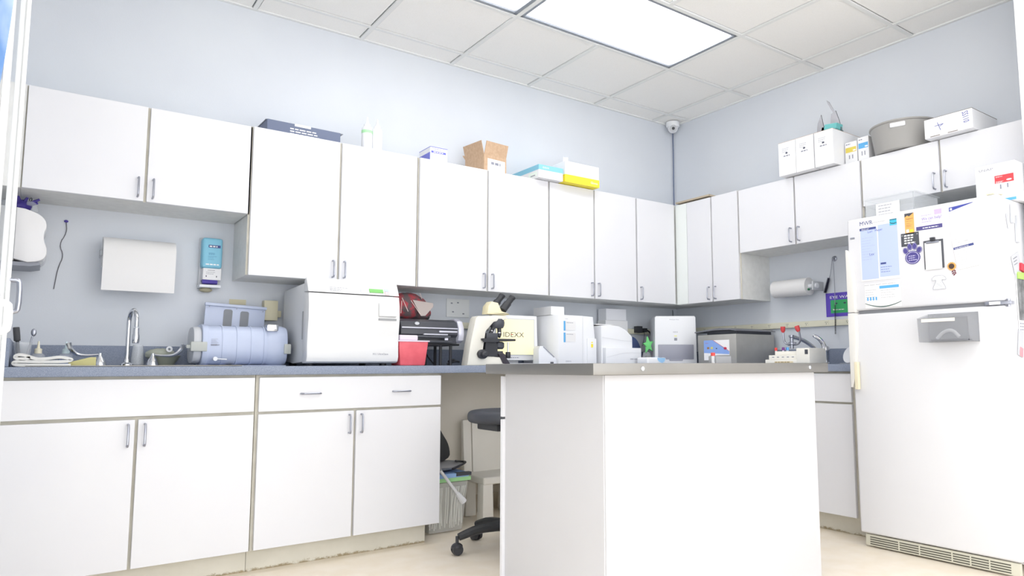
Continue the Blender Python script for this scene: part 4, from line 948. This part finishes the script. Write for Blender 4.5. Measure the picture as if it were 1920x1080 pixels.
# power strip raceways and outlets
def raceway(label, loc, rz, L, xs_):
    t = thing('power_strip', label, 'power strip', loc, rz, 'wall power strips')
    MB().box(0, -.022, 0, L, 0, .040, bev=.003).out('channel', M('raceway_cream', 'dcdac6', .5), t)
    for x in xs_:
        m = MB().box(x-.016, -.0235, .008, x+.016, -.0218, .034, mi=0)
        for a, b in ((-.007, .022), (.004, .022), (-.002, .012)): m.box(x+a, -.0242, b, x+a+.003, -.0234, b+.006, mi=1)
        m.out('socket', [M('raceway_cream'), DK], t, smooth=0)
raceway('long cream power strip along the back wall below the cabinets', (-2.55, -.0005, 1.155), 0, 2.52, [.12+.15*k for k in range(16)])
raceway('cream power strip along the right wall under the towel roll', (-.0005, -.05, 1.168), RB, 1.87, [.12+.15*k for k in range(12)])
op = MB().box(0, -.006, 0, .165, 0, .118, bev=.002, mi=0)
for a, b in ((.03, .085), (.075, .09), (.115, .02), (.04, .03)): op.box(a, -.008, b, a+.012, -.0055, b+.008, mi=1)
tag(op.out('wall_plate', [M('plate_paint', 'e0e3e4', .5), GP], loc=(-2.08, -.0005, 1.228), smooth=0), 'painted blank wall plate left of the microscope', 'wall plate')
tag(MB().box(0, -.045, -.0, .05, 0, .05, bev=.003).tube([(.05, -.03, .03), (.09, -.03, .0), (.07, -.02, -.10)], .002, 6, 0, 2).out('power_adapter', BLK, loc=(-.49, -.0235, 1.165)), 'square black power adapter plugged in behind the round packet', 'plug')
tag(MB().box(0, -.03, 0, .035, 0, .03, bev=.004).tube([(.03, -.025, .015), (.065, -.03, .0), (.08, -.03, -.06), (.085, -.03, -.16)], .006, 8, 0, 2).out('power_plug', BLK, loc=(-.41, -.0235, 1.172)), 'black plug with a thick cord left of the tower analyser', 'plug')

# ------------------------------------------------------------------ right wall counter
so = thing('water_bath', 'stainless steel water bath with a blue and white control panel', 'water bath', (-.45, -.638, ZC), RB)
SS2 = M('brushed_steel_box', 'bdbcb8', .42, .55, hex2='b2b1ad', nscale=8, bump=.05, bscale=60)
MB().box(0, 0, .006, .337, .405, .203, bev=.004).out('tank', SS2, so)
LIDM = M('lid_steel', '8f9098', .4, .7)
MB().prism([(-.02, .226), (.10, .238), (.20, .244), (.30, .240), (.345, .228), (.345, .222), (.30, .229), (.20, .232), (.10, .228), (-.02, .219)], 'y', -.01, .41).out('lid', LIDM, so)
MB().box(.06, .03, .203, .32, .395, .228).out('lid_gasket', DK, so, smooth=0)
m = MB(); m.X = Matrix.Translation((.002, 0, -.004)) @ Matrix.Diagonal((1.19, 1, .95, 1)); m.box(.045, -.0012, .070, .232, 0, .178, mi=1); m.poly([(.045, .178), (.045, .070+.018), (.232, .070+.006), (.232, .098), (.115, .178)], -.0013, 0, .0004)
for a, b in zip([(.115, .178), (.232, .098)], [(.232, .098)]): m.tube([(a[0], -.0022, a[1]), (b[0], -.0022, b[1])], .0012, 4, 2)
m.box(.045, -.0018, .035, .09, -.0002, .084, mi=1); m.text('amsco', .056, -.002, .155, .010, 2); m.box(.070, -.003, .115, .086, -.0016, .130, mi=3); m.box(.097, -.003, .115, .113, -.0016, .130, mi=4)
m.lathe([(.009, 0), (.009, .006), (0, .007)], (.205, -.001, .118), 14, 'y', 2, R=Matrix.Rotation(PI, 4, 'Z')); m.lathe([(.004, 0), (.004, .003)], (.14, -.001, .118), 10, 'y', 5, R=Matrix.Rotation(PI, 4, 'Z'))
m.out('control_panel', [M('panel_blue', '8fb0ee', .5), INKW, M('panel_red', 'c83a55', .5), M('led_brown', 'a07a52', .5), M('led_yellow', 'd8d27a', .5), INK], so, smooth=0)
m = MB()
for x in (.03, .31):
    for y in (.03, .37): m.cyl((x, y, 0), (x, y, .008), .012)
m.out('feet', BLK, so)
# red cap vial + small grey block on the island
IZ = .9255
vi = thing('specimen_tube', 'clear specimen tube with a red cap standing on the island', 'tube', (-1.508, -1.70, IZ))
MB().lathe([(0, 0), (.0075, 0), (.0085, .002), (.0085, .040), (0, .040)], n=16).out('tube', M('tube_white', 'e9ebef', .3), vi)
MB().lathe([(.0105, .036), (.0105, .050), (.0095, .052), (0, .052)], n=16).out('cap', M('cap_red', 'e2453e', .4), vi)
MB().dashes(-.004, -.0088, .030, .008, 5, .006, .003, 0, 4, fill=1).out('label_print', INK, vi, smooth=0)
tag(MB().box(0, 0, 0, .11, .05, .036, bev=.002).out('plastic_case', M('case_grey', 'b4b6ba', .25, alpha=.75), loc=(-1.475, -1.69, IZ), rotz=-.03), 'small translucent grey case beside the red-capped tube', 'case')
# tube rack
rk = thing('tube_rack', 'white plastic rack of coloured blood tubes in front of the right faucet', 'rack', (-.56, -1.285, ZC), RB)
RK = M('rack_white', 'eceae2', .45)
MB().box(0, 0, 0, .30, .16, .028, bev=.004).box(.02, .01, .028, .29, .15, .055, bev=.004).box(.05, .03, .055, .255, .14, .078, bev=.004).out('tray', RK, rk)
MB().box(.225, -.004, 0, .315, .165, .094, bev=.006).out('side_bin', RK, rk)
MB().box(.285, -.0058, .058, .305, -.003, .085).out('slot', DK, rk, smooth=0)
MB().box(.07, -.0012, .008, .20, 0, .017, mi=0).dashes(.072, -.0018, .010, .125, 1, .01, .005, 1, 9, fill=1).out('label', [M('tan_tape', 'e4d6b4', .7), M('tan_ink', '9a8a66', .7)], rk, smooth=0)
m = MB()
for k in range(5): m.box(.045+.035*k, .0092, .040, .060+.035*k, .0096, .045)
m.out('row_marks', INKG, rk, smooth=0)
for k, (x, y, mt, lab) in enumerate(((.045, .05, 'cap_red', 'red-capped blood tube at the left of the white rack'), (.095, .055, 'cap_violet', 'front violet-capped blood tube in the white rack'), (.108, .075, 'cap_purple', 'rear purple-capped blood tube in the white rack'), (.122, .06, 'cap_blue', 'light blue-capped blood tube in the white rack'))):
    mt_ = {'cap_red': M('cap_red'), 'cap_violet': M('cap_violet', '7a3a8c', .4), 'cap_purple': M('cap_purple', '8f4fa0', .4), 'cap_blue': M('cap_blue', '5fa8e6', .4)}[mt]
    t = thing('blood_tube', lab, 'tube', (-.56+y, -1.285-x, ZC+.055 if x < .05 else ZC+.0782), RB)
    hh = .022 if x < .05 else .0
    MB().lathe([(0, 0), (.006, 0), (.006, .008+hh), (0, .008+hh)], n=12).out('glass', M('tube_white'), t)
    MB().lathe([(.0085, .006+hh), (.0085, .024+hh), (0, .024+hh)], n=12).out('cap', mt_, t)
# right faucet with eyewash
rf = thing('faucet', 'chrome single-lever faucet with red eyewash nozzles by the refrigerator', 'faucet', (-.15, -1.44, ZC), RB)
MB().lathe([(.026, 0), (.026, .006), (.021, .012), (.021, .075), (.024, .082), (.024, .10), (.016, .112), (0, .115)], n=24).out('base', CHROME, rf)
MB().tube([(.0, -.01, .095), (-.01, -.01, .13), (-.035, -.02, .165), (-.065, -.03, .182)], .010, 10, 0, 2, rr=(.017, .010)).out('lever', CHROME, rf)
sp = [(-.008, -.015, .045), (-.03, -.06, .095), (-.065, -.12, .145), (-.095, -.175, .168), (-.107, -.197, .168)]
MB().tube(sp, .0115, 12, 0, 3, rr=(.012, .012)).out('spout', CHROME, rf)
ex, ey, ez = -.108, -.20, .12
m = MB().lathe([(.012, -.022), (.012, 0), (.018, .004), (.018, .016), (.011, .02), (.011, .045), (.016, .05), (.016, .062)], (ex, ey, ez), 18)
m.tube([(ex-.01, ey, ez+.01), (ex-.04, ey, ez+.005), (ex-.058, ey, ez+.03), (ex-.062, ey, ez+.085)], .006, 8, 0, 2)
m.tube([(ex+.01, ey, ez+.01), (ex+.045, ey, ez+.0), (ex+.066, ey, ez+.03), (ex+.055, ey, ez+.085)], .006, 8, 0, 2)
m.cyl((ex-.026, ey, ez+.006), (ex+.03, ey, ez+.006), .010)
m.out('eyewash_yoke', SATIN, rf)
for dx, tl in ((-.062, 0), (.050, -.35)):
    MB().rot(tl, 'Y', (ex+dx, ey, ez+.09)).lathe([(.007, .08), (.014, .092), (.0155, .118), (.0, .118)], (ex+dx, ey, ez), 14).out('nozzle_cap', M('nozzle_red', 'd2474b', .45), rf)
tag(MB().rot(1.25, 'X').lathe([(0, 0), (.030, 0), (.050, .010), (.052, .014), (.045, .012), (.028, .005), (0, .005)], (0, 0, 0), 28).norot().out('dish', WP, loc=(-.20, -1.642, ZC+.052), rotz=RB-.3), 'white oval dish standing on edge beside the refrigerator', 'dish')
tag(MB().box(-.05, -.04, 0, .06, .04, .006, bev=.002).out('soap_tray', CLEAR, loc=(-.30, -1.70, ZC), rotz=RB), 'small clear tray lying by the white dish', 'tray')
# right towel roll
r2 = thing('paper_roll', 'white paper towel roll on a wall holder near the refrigerator', 'paper towel roll', (-.09, -1.17, 1.432), RB)
MB().lathe([(.018, -.14), (.058, -.14), (.058, .13), (.018, .13)], (0, 0, 0), 36, 'x').out('roll', PAPER, r2)
MB().cyl((-.15, 0, 0), (.19, 0, 0), .017).out('core_rod', WP2, r2)
MB().box(.165, -.03, -.03, .178, .088, .03, bev=.005).box(-.158, -.02, -.02, -.148, .088, .02, bev=.004).out('holder', LGP, r2)
MB().sphere((.137, -.02, -.022), .012, (.4, 1, .6)).out('green_tag', M('deep_green', '2f7a4f', .5), r2)
# hook, brushes, sign
hk = MB().lathe([(.018, 0), (.018, .004), (.006, .008), (.006, .02), (0, .022)], (0, 0, 0), 18, 'y', R=Matrix.Rotation(PI, 4, 'Z'))
tag(hk.out('wall_hook', SATIN, loc=(-.0005, -1.435, 1.607), rotz=RB), 'round metal hook on the wall left of the refrigerator', 'hook')
def brush(label, pts, b0, b1, br, loc, mt):
    t = thing('bottle_brush', label, 'brush', loc, RB, 'bottle brushes')
    MB().tube([(0, 0, .0)]+pts, .0022, 6, 0, 1).out('wire', SATIN, t)
    m = MB(); a, b = Vector(b0), Vector(b1); d = b-a; n = 44
    q = d.to_track_quat('Z', 'Y').to_matrix().to_4x4()
    for k in range(n):
        p = a+d*(k/n); m.lathe([(.002, 0), (br*(.85+.15*math.sin(k*2.4)), .001), (.002, .003)], p, 14, R=q)
    m.out('bristles', mt, t); return t
brush('short bushy bottle brush hanging slanted from the hook', [(-.015, 0, -.09), (-.03, 0, -.13)], (-.03, 0, -.12), (-.062, 0, -.215), .013, (-.021, -1.430, 1.602), M('bristle_dark', '4a4a66', .8))
brush('long thin bottle brush hanging straight down over the sign', [(.003, 0, -.15), (.0, 0, -.31)], (0, 0, -.30), (-.006, 0, -.49), .007, (-.026, -1.440, 1.602), M('bristle_grey', '3c4048', .8))
sg = MB().box(0, 0, 0, .20, .002, .155, mi=0)
sg.text('EYE WASH', .028, -.0008, .118, .025, 1, sx=1.5); sg.box(.034, -.0008, .022, .175, 0, .108, mi=2)
sg.dashes(.05, -.0014, .042, .09, 1, .01, .004, 1, 5, fill=1); sg.sphere((.075, -.001, .085), .007, (1.4, .2, .7), 10, mi=3); sg.sphere((.135, -.001, .085), .007, (1.4, .2, .7), 10, mi=3)
sg.tube([(.05, -.0015, .05), (.065, -.0015, .044), (.085, -.0015, .045)], .002, 5, 1)
tag(sg.out('eyewash_sign', [M('sign_violet', '5b45b8', .5), INKW, M('sign_green', '35a864', .5), INK], loc=(-.0028, -1.36, 1.228), rotz=RB, smooth=0), 'violet and green EYE WASH sign on the wall beside the refrigerator', 'sign')

# ------------------------------------------------------------------ knee space: bin, bag, chairs
kb = thing('waste_bin', 'clear plastic bin with a crinkled liner in the knee space', 'bin', (-2.29, -.33, 0))
MB().box(-.12, -.12, .004, .13, .12, .275, bev=.01, taper=.82).out('bin', M('bin_clear', 'e6e7e5', .3, alpha=.45), kb)
m = MB(); rnd = random.Random(5)
for k in range(26):
    x = -.10+.2*rnd.random(); z = .02+.04*rnd.random(); m.tube([(x, -.108+.01*rnd.random(), z), (x+.015*(rnd.random()-.5), -.112, .15), (x*1.15, -.12, .25)], .0035, 5)
m.out('liner_folds', M('liner', 'f2f3f0', .35, alpha=.7), kb)
tag(MB().box(-.13, -.125, 0, .145, .12, .022, bev=.002, mi=0).box(-.13, -.128, .022, .13, .12, .045, bev=.002, mi=1).box(.05, -.130, .028, .145, -.10, .046, mi=2).out('folders', [M('folder_green', 'a9e0a0', .6), M('folder_blue', '96bbec', .6), DK], loc=(-2.29, -.33, .277), smooth=0), 'green and blue folders lying on the clear bin', 'folder')
tag(MB().sphere((.0, 0, .03), .12, (1.15, .9, .22), 20, jit=.08, seed=4).tube([(.02, -.11, .02), (.12, -.10, .05), (.14, 0, .04), (.05, -.09, .06)], .006, 8, 1, 2).out('packed_bag', [M('bag_grey', '9a9b9f', .7), BLK], loc=(-2.275, -.33, .324)), 'grey pouch with a black strap on the folders', 'pouch')
tag(MB().prism(chaikin([(-.10, 0), (.080, 0), (.075, .09), (.02, .17), (-.02, .25), (-.09, .25)], 2), 'y', -.05, .05, bev=.012).tube([(-.03, -.055, .02), (-.012, -.055, .12), (-.05, -.05, .18)], .006, 8, 1, 2).out('black_bag', [M('bag_black', '2b2d30', .7), CREAM], loc=(-2.32, -.34, .382)), 'black fabric bag half hidden behind the base cabinet end', 'bag')
tag(MB().cyl((0, 0, .20), (.115, 0, .055), .0085, n=10).cyl((.105, 0, .068), (.145, 0, .018), .013, .020, 10).out('charger_plug', WP, loc=(-2.355, -.49, .15)), 'white rod with a square tip hanging over the clear bin', 'tool')
# white moulded chair
wc = thing('step_chair', 'white moulded plastic chair under the counter against the wall', 'chair', (-1.83, -.19, 0))
CWP = M('chair_white', 'e6e3dc', .55)
MB().box(-.17, -.16, .215, .17, .13, .26, bev=.012, seg=3).out('seat', CWP, wc)
MB().prism([(.09, .25), (.14, .25), (.15, .62), (.115, .62)], 'x', -.10, .16, bev=.01).out('backrest', CWP, wc)
for sx in (-1, 1):
    MB().prism([(.085, .24), (.13, .24), (.14, .58), (.11, .58)], 'x', sx*.135-.03, sx*.135+.03, bev=.012).out('back_post', CWP, wc)
    for y in (-.12, .085): MB().box(sx*.135-.035, y-.035, 0, sx*.135+.035, y+.035, .225, bev=.012, taper=1.1).out('leg', CWP, wc)
# office stool
oc_ = thing('office_chair', 'black wheeled office chair half hidden by the island', 'office chair', (-2.205, -.93, 0), .0)
OB = M('chair_black_plastic', '2a2c30', .45); OL = M('chair_vinyl', '3b3e46', .5, bump=.2, bscale=300)
MB().lathe(chaikin([(0, .632), (.165, .628), (.197, .636), (.204, .660), (.197, .688), (.160, .695), (.08, .698), (0, .699)], 2, False), n=56).out('seat', OL, oc_)
MB().box(-.12, -.10, .595, .12, .10, .630, bev=.01).out('seat_plate', OB, oc_)
MB().cyl((0, 0, .14), (0, 0, .40), .030).cyl((0, 0, .36), (0, 0, .58), .014).lathe([(.045, .10), (.04, .15), (.028, .16)], n=20).out('gas_column', OB, oc_)
MB().tube([(-.03, -.06, .605), (-.06, -.10, .560), (-.075, -.12, .525)], .006, 8, 0, 1).sphere((-.082, -.125, .500), .022, (.8, .8, 1.5)).out('height_lever', OB, oc_)
hub = Vector((0, 0, 0))
a0_ = math.atan2(-.883+.93, -2.436+2.205)
for k in range(5):
    a = a0_-2*PI*k/5; d = Vector((math.cos(a), math.sin(a), 0))
    m = MB(); m.tube([d*.03+Vector((0, 0, .12)), d*.15+Vector((0, 0, .115)), d*.25+Vector((0, 0, .085))], .02, 10, 0, 1, rr=(.028, .018)); lg = m.out('leg', OB, oc_)
    e = d*.258; s_ = Vector((-d.y, d.x, 0))
    m = MB(); m.cyl(e+Vector((0, 0, .045)), e+Vector((0, 0, .09)), .008)
    for q in (-1, 1): m.cyl(e+s_*(q*.006)+Vector((0, 0, .0285)), e+s_*(q*.024)+Vector((0, 0, .0285)), .028, .025, 20)
    m.sphere(e+Vector((0, 0, .04)), .028, (1, 1, .7)); m.out('caster', BLK, lg)

# ------------------------------------------------------------------ glass door leaf at the left
dl = MB(); struct_d = []
def leaf(y0, y1, xa, xb, z0, z1):
    # runs nearly along the left wall
    ang = math.atan2(xb-xa, y1-y0)
    return Matrix.Translation((xa, y0, 0)) @ Matrix.Rotation(-ang, 4, 'Z'), math.hypot(xb-xa, y1-y0)
mat, L = leaf(-2.12, -1.50, -4.2445, -4.238, 0, 2.5)
m = MB(); FRW = M('frame_white', 'eff1f2', .4)
m.X = mat
Z1 = 2.84
m.box(-.006, 0, .01, .006, .03, Z1, bev=.002); m.box(-.014, L-.012, .01, .011, L, Z1, bev=.003); m.box(-.004, .03, .01, .004, L-.012, .09, bev=.001); m.box(-.004, .03, Z1-.08, .004, L-.012, Z1, bev=.001)
dr_ = m.out('door_1', FRW); struct(dr_)
m = MB(); m.X = mat; m.box(-.002, .03, .09, .002, L-.012, Z1-.08); g_ = m.out('glass', GLASS, dr_, smooth=0)
m = MB(); m.X = mat
m.tube([(.008, L-.006, 1.075), (.026, L-.006, 1.075), (.032, L-.006, 1.083), (.032, L-.006, 1.157), (.026, L-.006, 1.165), (.008, L-.006, 1.165)], .007, 10, 0, 1); m.out('handle', SATIN, dr_)
m = MB(); m.X = mat
m.tube([(.003, .02, .995), (.026, .02, .995), (.033, .02, 1.002), (.033, .02, 1.050), (.026, .02, 1.057), (.003, .02, 1.057)], .008, 10, 0, 1); m.out('handle', WP, dr_)
# blue sheet edge in the top left corner
def bl_(u, v): return (.006*math.sin(u*6)+.0, -.10*u, -.50*v)
tag(MB().grid(lambda u, v: (.012*math.sin(v*3)*(1-u)-.03*u+.022*(1-v), -.12*u, -.62*v), 6, 14, thick=.002).out('blue_curtain', M('blue_sheet', '5d8fd0', .4, hex2='c8dcf2', nscale=5), loc=(-4.262, -2.16, 2.05)), 'blue sheet edge in the top left corner of the view', 'curtain')
